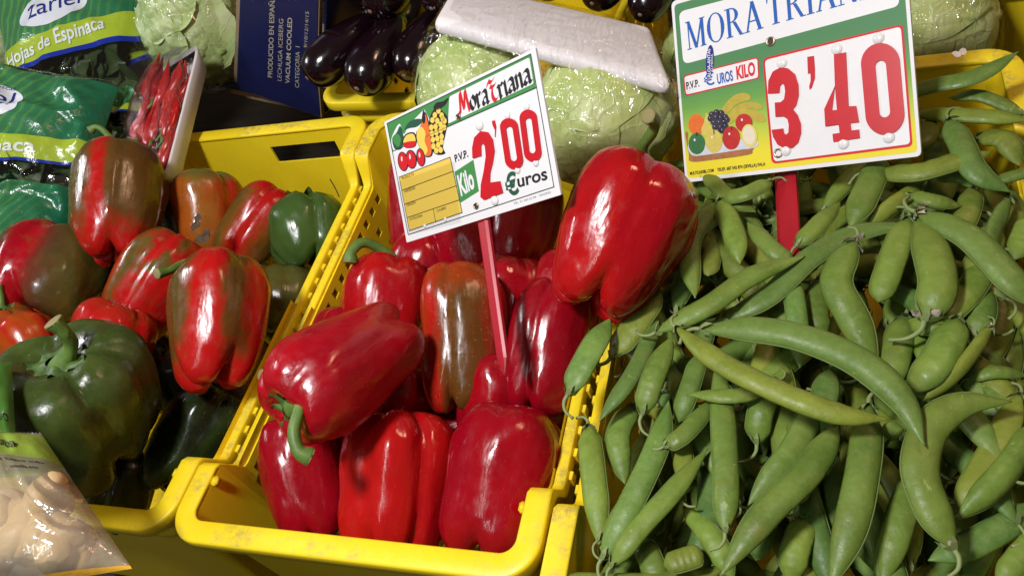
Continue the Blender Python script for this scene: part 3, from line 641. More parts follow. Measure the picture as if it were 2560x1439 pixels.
PODS = [
 # (line, (z0, z1), width px, mat, options, label)
 ([(1690, 818), (1800, 905), (1960, 985), (2100, 1035), (2222, 1047)], (.062, .058), 92, 2, dict(roll=.3, flat_=.8), 'long plump pod on top, crossing from the crate edge to the middle'),
 ([(1752, 822), (1880, 822), (2010, 845), (2150, 905), (2255, 1000), (2312, 1115)], (.050, .052), 104, 1, dict(flat_=.7), 'longest dark green pod, arching over to the right on top of the heap'),
 ([(2012, 640), (1880, 690), (1770, 765), (1640, 830)], (.036, .030), 78, 0, dict(calyx_end=1, flat_=.7), 'straight pod slanting down from below the red stake'),
 ([(1800, 800), (1920, 740), (2030, 640), (2150, 580), (2292, 560)], (.018, .032), 84, 1, dict(flat_=.5), 'curved pod with a sharp tip just right of the red stake'),
 ([(2138, 600), (2090, 700), (2135, 800), (2195, 930)], (.036, .014), 100, 0, dict(petal=1.0, flat_=.75), 'bent pod with dried flower at its top, above the longest pod'),
 ([(2270, 545), (2235, 640), (2195, 755)], (.030, .026), 84, 0, dict(blunt=True), 'short blunt pale pod hanging above the bent ones'),
 ([(2312, 800), (2345, 720), (2330, 630), (2290, 535)], (.032, .036), 112, 0, dict(petal=0.9, flat_=.7), 'fat pod with a whitish dried flower at its lower end'),
 ([(2290, 530), (2420, 590), (2520, 690), (2590, 770)], (.040, .030), 100, 1, dict(flat_=.6, petal=.8), 'wide pod running off the right edge of the picture'),
 ([(2470, 640), (2420, 730), (2330, 805), (2270, 800)], (.016, .016), 90, 0, {}, 'pod curling under the fat one with the dried flower'),
 ([(1978, 690), (1992, 790), (2000, 920)], (.024, .012), 66, 1, {}, 'narrow pod standing above the longest pod'),
 ([(1795, 880), (1808, 1050), (1815, 1200), (1812, 1330)], (.020, .026), 80, 0, dict(calyx_end=1), 'upright pod straight below the long plump one'),
 ([(2095, 1060), (2020, 1180), (1910, 1290), (1800, 1440)], (.030, .034), 98, 0, dict(flat_=.75), 'thick pod slanting to the bottom edge of the picture'),
 ([(2172, 1010), (2160, 1150), (2130, 1300), (2075, 1470)], (.034, .030), 104, 0, dict(flat_=.75), 'thick pod hanging straight down below the crossing of the long pods'),
 ([(2040, 1010), (1980, 1130), (1870, 1262)], (.014, .016), 82, 1, dict(roll=.4), 'dark smooth pod half under the thick slanting one'),
 ([(1470, 1062), (1482, 1180), (1505, 1380)], (.004, .004), 82, 0, {}, 'pod standing at the crate edge with sepals at its top'),
 ([(1672, 1000), (1640, 1120), (1570, 1270), (1505, 1395)], (.018, .012), 84, 1, dict(calyx_end=1), 'long pod slanting to the bottom left corner of the heap'),
 ([(1770, 1120), (1680, 1230), (1590, 1330), (1528, 1415)], (.014, .014), 72, 0, dict(calyx_end=1), 'slim flat pod beside the long slanting one'),
 ([(1585, 1010), (1545, 1090), (1562, 1210)], (-.004, -.004), 80, 0, {}, 'scarred pod behind the one standing at the crate edge'),
 ([(1605, 1035), (1635, 940), (1680, 840)], (.022, .026), 76, 0, {}, 'pod with stalk downwards between the crate edge and the plump pod'),
 ([(1645, 800), (1585, 930), (1498, 1052)], (.012, .020), 58, 1, dict(stem=0), 'thin pointed pod reaching towards the crate rim'),
 ([(1420, 985), (1475, 880), (1525, 795)], (.020, .022), 86, 1, dict(flat_=.45), 'flat pod lying over the crate rim under the largest red pepper'),
 ([(1528, 890), (1595, 800), (1650, 715)], (.006, .010), 92, 2, dict(flat_=.5), 'broad olive pod in the shade of the largest red pepper'),
 ([(1790, 505), (1722, 610), (1738, 745)], (.010, .020), 74, 0, {}, 'curved pod left of the stake, beside the largest pepper'),
 ([(1800, 500), (1835, 580), (1850, 660)], (.012, .020), 70, 0, {}, 'pod directly left of the red stake under the big sign'),
 ([(1795, 570), (1770, 690)], (.006, .016), 60, 2, dict(blunt=True), 'short pod wedged between two curved ones left of the stake'),
 ([(1722, 985), (1850, 988), (1945, 950)], (.030, .022), 58, 0, dict(calyx_end=1), 'small hooked pod poking out under the long plump one'),
 ([(1892, 1108), (1905, 1020), (1960, 920)], (.010, .018), 80, 0, {}, 'pod with stalk downwards under the long plump one'),
 ([(1660, 1115), (1715, 1080), (1790, 990)], (.026, .018), 64, 0, {}, 'small pod with curly stalk beside the upright one'),
 ([(1715, 1260), (1780, 1345), (1835, 1450)], (-.006, -.004), 78, 0, {}, 'shaded pod at the bottom between two slanting ones'),
 ([(2300, 1180), (2250, 1300), (2205, 1460)], (.008, .006), 92, 0, {}, 'pod in shade right of the thick hanging one'),
 ([(2385, 1372), (2335, 1280), (2300, 1170), (2330, 1065), (2410, 1010), (2530, 1003)], (.034, .040), 112, 0, dict(flat_=.6, petal=.5), 'big hook-shaped pod at the lower right'),
 ([(2550, 985), (2500, 1100), (2430, 1220), (2400, 1290)], (.014, .012), 84, 2, dict(flat_=.4), 'flat scarred yellowish pod beside the hook-shaped one'),
 ([(2590, 1060), (2510, 1180), (2390, 1300)], (.018, .018), 84, 0, dict(flat_=.9, roll=.5, petal=.6), 'plump seamed pod slanting in from the right edge'),
 ([(2590, 1260), (2460, 1345), (2320, 1400)], (.0, .0), 92, 1, {}, 'glossy dark pod near the lower right corner'),
 ([(2600, 1330), (2490, 1460)], (.006, .006), 78, 0, {}, 'pod cut by the lower right corner'),
 ([(2395, 795), (2345, 900), (2270, 985)], (.024, .022), 112, 0, dict(flat_=.75, roll=-.2), 'broad pod meeting the longest one from the upper right'),
 ([(2480, 815), (2400, 920), (2305, 1005)], (.026, .018), 52, 2, dict(roll=.9, flat_=.9, petal=0.8), 'thin straight pod with dried petals slanting down to the longest one'),
 ([(2432, 850), (2455, 770), (2440, 700)], (.012, .010), 84, 0, dict(petal=0.9), 'short pod with papery petals at the right'),
 ([(2205, 390), (2165, 480), (2125, 570)], (.024, .028), 88, 0, {}, 'pod emerging from under the big sign right of the stake'),
 ([(2100, 505), (2040, 565), (1990, 615)], (.018, .022), 62, 0, dict(calyx_end=1), 'small pod beside the stake'),
 ([(2305, 465), (2230, 515), (2160, 570)], (.018, .018), 54, 2, dict(roll=.7), 'slim seamed pod with a sharp tip'),
 ([(2270, 485), (2330, 500), (2405, 515)], (.026, .022), 54, 0, {}, 'small flat pod pointing to the right'),
 ([(2432, 470), (2415, 540), (2370, 610)], (.014, .010), 74, 2, {}, 'olive pod with a dry stalk at its top'),
 ([(2548, 128), (2440, 190), (2330, 215), (2200, 255)], (.048, .030), 68, 1, dict(calyx_end=1, flat_=.5), 'long flat pod highest up against the back of the crate'),
 ([(2575, 300), (2440, 290), (2280, 285)], (.034, .024), 66, 0, dict(calyx_end=1), 'pod with a pale edge in the back right corner'),
 ([(2560, 285), (2450, 240), (2370, 245)], (.022, .020), 54, 0, {}, 'pod lying under the highest one at the back'),
 ([(2372, 298), (2400, 355), (2440, 430), (2525, 480)], (.038, .030), 82, 1, {}, 'bent pod with dry stalk near the back right corner'),
 ([(2480, 378), (2390, 405), (2290, 432), (2190, 430)], (.036, .026), 84, 2, dict(calyx_end=1, flat_=.7), 'scarred pod lying across below the right corner of the big sign'),
 ([(2440, 345), (2510, 350), (2550, 415)], (.020, .018), 78, 2, {}, 'curled pod against the crate side at the back'),
 ([(2590, 425), (2480, 455)], (.018, .016), 46, 0, {}, 'pale pod tip at the right edge'),
 ([(1930, 450), (1860, 485), (1790, 495)], (.016, .008), 60, 0, {}, 'shaded pod below the left corner of the big sign'),
 ([(1760, 430), (1820, 490), (1890, 530)], (.004, .004), 56, 0, {}, 'pod in shade beneath the big sign'),
 ([(1868, 555), (1930, 620), (1985, 660)], (.020, .018), 62, 1, dict(calyx_end=1), 'leaf-like pod crossing the foot of the stake'),
 ([(2525, 495), (2480, 590), (2490, 670)], (.020, .018), 58, 1, dict(roll=.8), 'seamed pod upright near the right edge'),
 ([(2580, 540), (2535, 650)], (.012, .012), 76, 0, {}, 'dark pod at the right edge of the picture'),
 ([(2265, 790), (2240, 880), (2225, 980)], (.006, .006), 92, 0, {}, 'shaded pod under the bent one with dried flower'),
 ([(1950, 715), (1870, 765), (1790, 800)], (.016, .016), 44, 0, dict(calyx_end=1), 'thin pod tip between the straight and the longest pod'),
 ([(1660, 1412), (1758, 1382)], (.012, .012), 78, 2, dict(blunt=True, stem=0), 'stubby cut pod at the bottom edge'),
 ([(2570, 938), (2490, 930), (2425, 945)], (.006, .008), 48, 0, dict(calyx_end=1), 'thin pod with curled stalk at the dark right edge'),
 ([(2020, 1290), (1990, 1370), (1975, 1460)], (.002, .0), 88, 0, {}, 'pod at the bottom between the two thick ones'),
 ([(1945, 1220), (1900, 1340), (1890, 1400)], (-.004, -.006), 76, 1, {}, 'dark pod under the thick slanting one'),
 ([(2075, 920), (2050, 1030), (2010, 1080)], (.010, .006), 84, 1, dict(flat_=.4), 'flat pale-edged pod between the long crossing pods'),
 ([(2210, 1060), (2250, 1090)], (.020, .020), 66, 0, dict(blunt=True, stem=0), 'pod end poking out beside the crossing of the long pods'),
 ([(2480, 560), (2460, 640), (2400, 730)], (.010, .012), 92, 2, {}, 'broad olive pod behind the one running off the right edge'),
 ([(1600, 1340), (1630, 1410), (1650, 1470)], (-.008, -.008), 80, 0, {}, 'pod in the dark gap at the bottom left of the heap'),
 ([(2060, 690), (2040, 780), (2060, 850)], (.006, .004), 80, 0, {}, 'shaded pod behind the narrow standing one'),
 ([(1750, 880), (1720, 980), (1690, 1060)], (.010, .008), 66, 1, {}, 'dark narrow pod between the upright and the downward-hanging one'),
 ([(2330, 300), (2310, 350), (2250, 380)], (.022, .020), 70, 2, {}, 'olive pod by the right edge of the big sign'),
 ([(2340, 440), (2400, 440), (2460, 470)], (.010, .008), 66, 0, {}, 'pod under the scarred crossing one'),
]
for i, (line, zs, w, mt, kw, lb) in enumerate(PODS):
    pod(line, zs, w, lb, 300 + i, mt, **kw)
# lower layers of the heap, seen only through the gaps
rp = random.Random(11)
fill = []
for v in range(9):
    n = 26; k = rp.uniform(-0.022, 0.022); Ln = rp.uniform(0.095, 0.150)
    path = [V(((i / n - 0.5) * Ln, k * (1 - (2 * i / n - 1) ** 2), 0.006 * math.sin(i / n * 5))) for i in range(n + 1)]
    w = rp.uniform(0.0145, 0.0195); parts = []
    vs, fs = pod_geo(path, w, w * 0.55, 0, 500 + v, sec=12); parts.append(('husk', vs, fs, M_PODS[v % 3]))
    sp = [vs[i * 12] for i in range(2, n - 1)]; parts.append(('seam', *tube(sp, [w * 0.03] * len(sp), 5), M_SEAM))
    d = (path[0] - path[2]).normalized(); r = w * 0.27
    parts.append(('sepals', *sepal_geo(path[0] + d * r * 0.1, d, r, v), M_SEPAL))
    q = w * 0.6; sd = d.cross(V((0, 0, 1))) * (1 if v % 2 else -1)
    parts.append(('stalk', *tube(catmull([path[0], path[0] + d * q * 0.6, path[0] + d * q + sd * q * 0.5, path[0] + d * q + sd * q * 1.1], 8), [w * 0.06] * 9, 6), M_SEPAL))
    lst = []
    for nm, vv, ff, mt in parts:
        o = mesh_obj(nm, vv, ff, mt); lst.append((nm, o.data)); bpy.data.objects.remove(o)
    fill.append(lst)
STK = at(1972, 560, 0.0); STK.z = 0
xr0, xr1 = CX0 + CW + 0.045, CX0 + CW + 0.003 + 0.345 - 0.045
for i in range(228):
    x = rp.uniform(xr0, xr1); y = rp.uniform(CY0 + 0.005, CY0 + CD - 0.09)
    lay = rp.random()
    z = lerp(-0.070, 0.006, lay) - 0.02 * max(0, (CY0 + 0.08 - y) / 0.1)
    if y > CY0 + 0.30: z = min(z, -0.016); x = max(x, xr0 + 0.045)
    tight = y > CY0 + 0.30
    # long axis kept inside the walls
    a = PI / 2 + rp.gauss(0.15, 0.55)
    if (V((x, y, 0)) - STK).length < 0.055: z = min(z, -0.035)
    if min(x - xr0, xr1 - x) < 0.03: a = PI / 2 + rp.uniform(-0.5, 0.5)
    if min(y - CY0 - 0.005, CY0 + CD - 0.06 - y) < 0.03: a = rp.uniform(-0.4, 0.4)
    root = empty('pea_pod', (x, y, z)); root.rotation_euler = (rp.uniform(-0.35, 0.35), rp.uniform(-0.25, 0.25) * (0.3 if tight else 1), a)
    tag(root, 'pea pod deep in the heap, glimpsed between the upper pods', 'pea pod', 'pea pods in the lower layers of the heap')
    for nm, md_ in fill[i % 9]: link(bpy.data.objects.new(nm, md_), root)
# ------------------------------------------------------------------ price signs
class Board:
    """flat board standing at its real place; design points are given where the photograph shows them on its plane"""
    def __init__(s, root, quad, depths, zoom):
        s.root = root; P = [cp(*q, d) for q, d in zip(quad, depths)]
        s.c = sum(P, V()) / 4; s.u = (P[1] - P[0] + P[2] - P[3]).normalized(); v = (P[0] - P[3] + P[1] - P[2]).normalized()
        s.n = s.u.cross(v).normalized()
        if s.n.dot(CAM_P - s.c) < 0: s.n = -s.n
        s.v = s.n.cross(s.u).normalized(); s.zoom = zoom; s.quad = quad
        root.location = s.c; root.rotation_euler = frame(s.u, s.v, s.n).to_euler()
    def uvp(s, px, py):
        d = ray(px, py); t = (s.c - CAM_P).dot(s.n) / d.dot(s.n); q = CAM_P + d * t - s.c
        return V((q.dot(s.u), q.dot(s.v)))
    def uv(s, zx, zy): return s.uvp(*s.zoom(zx, zy))
    def poly(s, name, pts, mat, layer, parent=None, raw=False, th=0.0):
        p = pts if raw else [s.uv(*q) for q in pts]
        bm = bmesh.new(); h = 0.0009 + layer * 0.00012
        f = bm.faces.new([bm.verts.new((q.x, q.y, h)) for q in p])
        bm.normal_update()
        if f.normal.z < 0: f.normal_flip()
        if th:
            r = bmesh.ops.extrude_face_region(bm, geom=[f]); bmesh.ops.translate(bm, vec=(0, 0, th), verts=[x for x in r['geom'] if isinstance(x, bmesh.types.BMVert)])
        bmesh.ops.triangulate(bm, faces=bm.faces[:])
        return bm_obj(name, bm, mat, parent or s.root)
    def ring(s, name, outer, inner, mat, layer, parent=None, th=0.0, closed=True):
        """band between two loops of equal length (uv points)"""
        n = len(outer); h = 0.0009 + layer * 0.00012
        vs = [V((q.x, q.y, h + th)) for q in outer] + [V((q.x, q.y, h + th)) for q in inner]
        fs = [(i, (i + 1) % n, n + (i + 1) % n, n + i) for i in range(n)]
        if th:
            vs += [V((q.x, q.y, h)) for q in outer] + [V((q.x, q.y, h)) for q in inner]
            fs += [(i, (i + 1) % n, 2 * n + (i + 1) % n, 2 * n + i) for i in range(n)] + [(n + i, n + (i + 1) % n, 3 * n + (i + 1) % n, 3 * n + i) for i in range(n)]
        return mesh_obj(name, vs, fs, mat, parent or s.root, smooth=False)
    def line(s, name, pts, wz, mat, layer, parent=None, closed=False):
        p = [s.uv(*q) for q in pts]; w = wz / 2
        vs, fs = [], []; h = 0.0009 + layer * 0.00012; n = len(p)
        for i in range(n if closed else n - 1):
            a, b = p[i], p[(i + 1) % n]; d = (b - a).normalized(); e = V((-d.y, d.x)) * w; x = d * w * 0.9
            i0 = len(vs); vs += [V((*(a - x + e), h)), V((*(a - x - e), h)), V((*(b + x - e), h)), V((*(b + x + e), h))]; fs.append((i0, i0 + 1, i0 + 2, i0 + 3))
        return mesh_obj(name, vs, fs, mat, parent or s.root, smooth=False)
    def ellipse(s, name, c, rx, ry, mat, layer, ang=0, parent=None, border=None, n=28):
        ca, sa = math.cos(math.radians(ang)), math.sin(math.radians(ang))
        def loop(k):
            out = []
            for i in range(n):
                a = 2 * PI * i / n; x, y = (rx + k) * math.cos(a), (ry + k) * math.sin(a)
                out.append((c[0] + x * ca - y * sa, c[1] + x * sa + y * ca))
            return out
        if border: s.poly(name, loop(border[0]), border[1], layer, parent); layer += 0.5
        return s.poly(name, loop(0), mat, layer, parent)
    def text(s, txt, p0, p1, top, mat, layer, parent=None, bold=0.0, name='lettering', shear=0.0, caps=True):
        """text fitted between baseline points p0 and p1, its capital height from p0 to top"""
        me = text_mesh(txt, bold, shear)
        xs = [v.co.x for v in me.vertices]; x0, x1 = min(xs), max(xs)
        a, b, t = s.uv(*p0), s.uv(*p1), s.uv(*top)
        ex = (b - a) / (x1 - x0); ey = (t - a) / CAPH; h = 0.0009 + layer * 0.00012
        for v in me.vertices:
            q = a + ex * (v.co.x - x0) + ey * v.co.y; v.co = (q.x, q.y, h)
        me.materials.clear(); me.materials.append(mat)
        return link(bpy.data.objects.new(name, me), parent or s.root)
    def peg(s, c, r, mat, name='peg'):
        q = s.uv(*c); bm = bmesh.new()
        bmesh.ops.create_uvsphere(bm, u_segments=14, v_segments=8, radius=r)
        for v in bm.verts: v.co.z = max(v.co.z, 0) * 0.5
        bmesh.ops.translate(bm, vec=(q.x, q.y, 0.001), verts=bm.verts[:])
        return bm_obj(name, bm, mat, s.root, True)
    def rivet(s, c, r):
        q = s.uv(*c); vs, fs = [], []; n = 20; pr = [(1.0, 0.0010), (0.95, 0.0018), (0.75, 0.0020), (0.58, 0.0016), (0.52, 0.0008)]
        for rr, z in pr:
            for k in range(n): vs.append(V((q.x + rr * r * math.cos(2 * PI * k / n), q.y + rr * r * math.sin(2 * PI * k / n), z)))
        for j in range(len(pr) - 1):
            for k in range(n): fs.append((j * n + k, j * n + (k + 1) % n, (j + 1) * n + (k + 1) % n, (j + 1) * n + k))
        ro = mesh_obj('rivet', vs, fs, M_METAL, s.root)
        me = [V((q.x + 0.55 * r * math.cos(2 * PI * k / n), q.y + 0.55 * r * math.sin(2 * PI * k / n), 0.00135)) for k in range(n)]
        mesh_obj('hole', me, [tuple(range(n))], flat('rivet_dark', (0.03, 0.022, 0.015), 0.6), ro, False)
_tc = {}
def text_mesh(txt, bold=0.0, shear=0.0):
    cu = bpy.data.curves.new('lettering', 'FONT'); cu.body = txt; cu.size = 1.0; cu.offset = bold; cu.shear = shear; cu.resolution_u = 4
    o = bpy.data.objects.new('lettering', cu); COL.objects.link(o)
    dg = bpy.context.evaluated_depsgraph_get(); me = bpy.data.meshes.new_from_object(o.evaluated_get(dg))
    bpy.data.objects.remove(o); bpy.data.curves.remove(cu)
    return me
_m = text_mesh('H'); CAPH = max(v.co.y for v in _m.vertices); bpy.data.meshes.remove(_m)
M_METAL = NT('rivet_metal').set(Base_Color=(0.45, 0.36, 0.24, 1), Metallic=1.0, Roughness=0.3).m
def board_white(name, rough=0.25):
    t = NT(name); f = t.noise(t.coord(), 60, 4, 0.7); g = t.noise(t.coord(), 900, 2)
    sp = t.ramp(t.noise(t.coord(), 330, 3, 0.6), [(0.66, (0, 0, 0)), (0.80, (1, 1, 1))])
    c = t.mix(f, (0.74, 0.74, 0.76), (0.82, 0.81, 0.80)); c = t.mix(t.math('MULTIPLY', sp, 0.25), c, (0.45, 0.38, 0.28))
    t.set(Base_Color=c, Roughness=rough, Normal=t.bump(g, 0.05, 0.0003)); return t.m
M_BOARD = board_white('board_white')
I_BLK = flat('ink_black', (0.018, 0.016, 0.018), 0.5, 0.3); I_RED = flat('ink_red', (0.62, 0.012, 0.020), 0.5, 0.3); I_GRN = flat('ink_green', (0.055, 0.25, 0.065), 0.5, 0.3)
I_WHT = board_white('ink_white', 0.42); I_YEL = flat('ink_yellow', (0.78, 0.55, 0.09), 0.5, 0.3); I_BLU = flat('ink_blue', (0.012, 0.10, 0.42), 0.5, 0.3)
I_DGN = flat('ink_dark_green', (0.02, 0.09, 0.05), 0.5, 0.3); I_ORG = flat('ink_orange', (0.72, 0.16, 0.03), 0.5, 0.3); I_LYE = flat('ink_light_yellow', (0.80, 0.58, 0.10), 0.5, 0.3)
I_NAV = flat('ink_navy', (0.012, 0.02, 0.20), 0.5, 0.3)
def plate_red():
    t = NT('digit_red'); g = t.noise(t.coord(), 1500, 2); f = t.noise(t.coord(), 90, 3)
    t.set(Base_Color=t.mix(f, (0.50, 0.010, 0.018), (0.62, 0.014, 0.022)), Roughness=0.32, Normal=t.bump(g, 0.12, 0.0003)); return t.m
M_DIG = plate_red(); M_PEG = flat('peg_white', (0.78, 0.78, 0.77), 0.2)
def stake_mat():
    t = NT('stake_red'); f = t.noise(t.coord(), 700, 2); t.set(Base_Color=t.mix(t.noise(t.coord(), 50, 3), (0.34, 0.008, 0.018), (0.46, 0.012, 0.024)), Roughness=0.4, Normal=t.bump(f, 0.1, 0.0003)); return t.m
M_STAKE = stake_mat()
def bez(pts, n=8):                                         # closed smooth outline through zoom points
    P = [V((*p, 0)) for p in pts]; k = len(P); out = []
    for i in range(k):
        a, b, c, d = P[i - 1], P[i], P[(i + 1) % k], P[(i + 2) % k]
        for j in range(n):
            t = j / n; q = 0.5 * (2 * b + (c - a) * t + (2 * a - 5 * b + 4 * c - d) * t * t + (3 * b - a - 3 * c + d) * t ** 3); out.append((q.x, q.y))
    return out
def rquad(q, r, n=6):
    """rounded quadrilateral in zoom coordinates"""
    out = []; k = len(q)
    for i in range(k):
        a, b, c = V(q[i - 1]), V(q[i]), V(q[(i + 1) % k])
        p0 = b + (a - b).normalized() * r; p1 = b + (c - b).normalized() * r
        for j in range(n + 1):
            t = j / n; w = p0 * (1 - t) ** 2 + b * 2 * t * (1 - t) + p1 * t * t; out.append((w.x, w.y))
    return out
def stadium(q, e, n=10):
    """0-shaped loop in the parallelogram q = (tl, tr, bl) of zoom coordinates, inset by fractions e = (ex, ey)"""
    tl, tr, bl = V(q[0]), V(q[1]), V(q[2]); X, Y = tr - tl, bl - tl
    w = 0.5 - e[0]; asp = Y.length / X.length; ry = min(0.5 - e[1], w / asp * 1.05); out = []
    for k in range(4 * n):
        a = 2 * PI * (k + 0.5) / (4 * n)
        x = 0.5 + w * math.cos(a); s_ = math.sin(a)
        y = (0.5 - e[1] - ry) * (1 if s_ > 0 else -1) + 0.5 + ry * s_
        p = tl + X * x + Y * y; out.append((p.x, p.y))
    return out
def stake(board, top_px, bot_px, d_top, d_bot, wpx, th=0.004, point=True):
    a, b = cp(*top_px, d_top), cp(*bot_px, d_bot)
    inv = frame(board.u, board.v, board.n).transposed(); a = inv @ (a - board.c); b = inv @ (b - board.c)
    w = wpx / 2 * d_top / F_PX; d = (b - a).normalized(); s_ = d.cross(V((0, 0, 1))).normalized(); nn = s_.cross(d)
    L = (b - a).length; pr = [(0, 1, 1), (0.86, 0.92, 1), (0.9, 0.88, 0.9), (1.0, 0.06, 0.3)] if point else [(0, 1, 1), (1, 1, 1)]
    vs, fs = [], []
    for t, k, k2 in pr:
        c = a + d * (L * t)
        for x, y in ((-1, -1), (1, -1), (1, 0.3), (0.62, 1), (-0.62, 1), (-1, 0.3)): vs.append(c + s_ * (x * w * k) + nn * (y * th / 2 * k2))
    for i in range(len(pr) - 1):
        for k in range(6): fs.append((i * 6 + k, i * 6 + (k + 1) % 6, i * 6 + 6 + (k + 1) % 6, i * 6 + 6 + k))
    fs += [tuple(range(6)), tuple((len(pr) - 1) * 6 + k for k in range(6))]
    return mesh_obj('stake', vs, fs, M_STAKE, board.root, False)
def slab(board, pts, th, mat):
    p = [board.uv(*q) for q in pts]; n = len(p)
    vs = [V((q.x, q.y, 0.0009)) for q in p] + [V((q.x, q.y, 0.0009 - th)) for q in p]
    fs = [tuple(range(n)), tuple(range(n, 2 * n))[::-1]] + [(i, n + i, n + (i + 1) % n, (i + 1) % n) for i in range(n)]
    return mesh_obj('board', vs, fs, mat, board.root, False)

# ---- the 2'00 sign
r1 = empty('price_sign'); tag(r1, "white price sign reading 2'00 euros on a red stake among the red peppers", 'price sign')
z1 = lambda x, y: (940 + x / 2.768, 100 + y / 2.768)
k1 = 0.184 / 0.15
B1 = Board(r1, [z1(62, 568), z1(1108, 55), z1(1285, 1070), z1(218, 1400)], [0.5896 * k1, 0.4852 * k1, 0.4909 * k1, 0.5954 * k1], z1)
slab(B1, rquad([(62, 568), (1108, 55), (1285, 1070), (218, 1400)], 5), 0.002, M_BOARD)
B1.poly('header', [(83, 578), (1078, 98), (1113, 330), (500, 600), (120, 770)], I_GRN, 1)
B1.poly('header_panel', rquad([(515, 392), (1068, 122), (1098, 303), (505, 580)], 14), I_WHT, 2)
B1.line('border_line', [(83, 578), (1078, 98), (1238, 1015), (230, 1345)], 0.0006, I_BLK, 3, closed=True)
B1.line('border_line', [(120, 772), (500, 602), (1113, 332)], 0.0006, I_BLK, 3)
# blackletter shop name, written with a slanted broad nib
LET = {
 'M': ([[(-.25, -.05), (-.02, .12), (.12, .02), (.22, .5), (.34, 1.0), (.44, .45), (.52, .18)], [(.52, .2), (.68, .75), (.78, 1.0), (.84, .5), (.92, .0)]], 1.0),
 'o': ([[(.30, .60), (.08, .42), (.08, .16), (.26, .0), (.46, .16), (.46, .42), (.28, .60)]], .56),
 'r': ([[(.0, .55), (.12, .5), (.12, .02), (.22, .0)], [(.14, .42), (.30, .60), (.40, .52)]], .46),
 'a': ([[(.06, .52), (.26, .60), (.42, .50), (.42, .05), (.54, .0)], [(.40, .34), (.14, .26), (.06, .10), (.18, .0), (.40, .12)]], .58),
 'T': ([[(-.06, .78), (.08, .98), (.30, .88), (.60, 1.02)], [(.40, .90), (.16, .70), (.42, .66), (.60, .72)], [(.32, .66), (.20, .35), (.26, .06), (.46, .0), (.62, .14)]], .66),
 'i': ([[(.0, .54), (.12, .58), (.12, .04), (.26, .0)], [(.12, .76), (.16, .80)]], .30),
 'n': ([[(.0, .54), (.10, .58), (.10, .0)], [(.12, .42), (.30, .60), (.42, .50), (.42, .04), (.54, .0)]], .58)}
def blackletter(board, word, p0, p1, top, mats, layer):
    tot = sum(LET[c][1] for c, _ in word); a, b, t = board.uv(*p0), board.uv(*p1), board.uv(*top)
    ex, ey = (b - a) / tot, (t - a); x = 0
    nib = V((0.095, 0.070))
    for ch, mt in word:
        vs, fs = [], []; h = 0.0009 + layer * 0.00012
        for st in LET[ch][0]:
            P = [q.to_2d() for q in catmull([V((*q, 0)) for q in st], 5 * (len(st) - 1))]
            for p, q in zip(P[:-1], P[1:]):
                i0 = len(vs); h += 2e-7
                for w in (p - nib, p + nib, q + nib, q - nib):
                    g = a + ex * (x + w.x) + ey * w.y; vs.append(V((g.x, g.y, h)))
                fs.append((i0, i0 + 1, i0 + 2, i0 + 3))
        mesh_obj('lettering', vs, fs, mt, board.root, False); x += LET[ch][1]
R_, K_ = I_RED, I_BLK
blackletter(B1, [('M', R_), ('o', K_), ('r', K_), ('a', K_)], (585, 520), (795, 430), (560, 375), None, 4)
blackletter(B1, [('T', R_), ('r', K_), ('i', K_), ('a', K_), ('n', K_), ('a', K_)], (805, 432), (1090, 285), (775, 290), None, 4)
# printed fruit
gp = [(440, 490), (415, 520), (462, 522), (398, 555), (432, 560), (470, 545), (390, 605), (420, 600), (455, 585), (482, 560), (395, 648), (425, 640), (455, 625), (480, 605), (402, 690), (432, 682), (462, 668), (405, 735), (438, 725), (462, 705), (425, 765), (455, 760)]
B1.poly('fruit_outline', bez([(430, 470), (505, 540), (490, 640), (470, 740), (485, 785), (420, 790), (375, 720), (372, 600), (385, 520)]), I_BLK, 2)
for q in gp: B1.ellipse('grape', q, 15, 21, I_LYE, 3, 0)
B1.poly('leaf', bez([(405, 470), (425, 435), (470, 425), (510, 400), (490, 445), (460, 470), (430, 485)]), I_BLK, 3)
B1.poly('fruit_outline', bez([(130, 770), (112, 700), (130, 640), (170, 580), (200, 650), (235, 590), (330, 490), (340, 480), (380, 560), (395, 640), (392, 800), (345, 820), (350, 870), (320, 890), (260, 890), (210, 910), (175, 890), (160, 800)]), I_WHT, 1.6)
B1.poly('fruit', bez([(345, 500), (372, 560), (395, 700), (398, 790), (365, 812), (330, 790), (290, 700), (285, 640), (320, 585)]), I_BLK, 2.2)
B1.poly('fruit', bez([(345, 512), (366, 565), (388, 700), (390, 785), (362, 803), (335, 780), (320, 590)]), I_ORG, 3)
B1.poly('fruit', bez([(320, 600), (350, 640), (345, 700), (365, 760), (345, 795), (318, 760), (292, 690), (292, 630)]), I_LYE, 3.5)
B1.poly('leaf', bez([(205, 620), (240, 565), (300, 545), (335, 560), (290, 600), (240, 610)]), I_DGN, 3)
B1.poly('leaf', bez([(325, 545), (338, 480), (350, 550), (338, 580)]), I_BLK, 3.6)
B1.poly('leaf', bez([(130, 740), (120, 680), (150, 640), (175, 595), (195, 650), (200, 700), (185, 750), (150, 760)]), I_DGN, 3)
B1.poly('leaf', bez([(120, 690), (135, 660), (160, 650), (180, 690), (160, 740)]), I_GRN, 3.3)
B1.poly('fruit', bez([(190, 700), (215, 650), (270, 640), (290, 690), (275, 740), (210, 745)]), I_BLK, 3)
B1.poly('fruit', bez([(197, 700), (220, 658), (265, 650), (282, 690), (268, 722), (212, 722)]), I_LYE, 3.5)
B1.poly('fruit', bez([(200, 712), (280, 700), (270, 738), (214, 742)]), I_RED, 3.9)
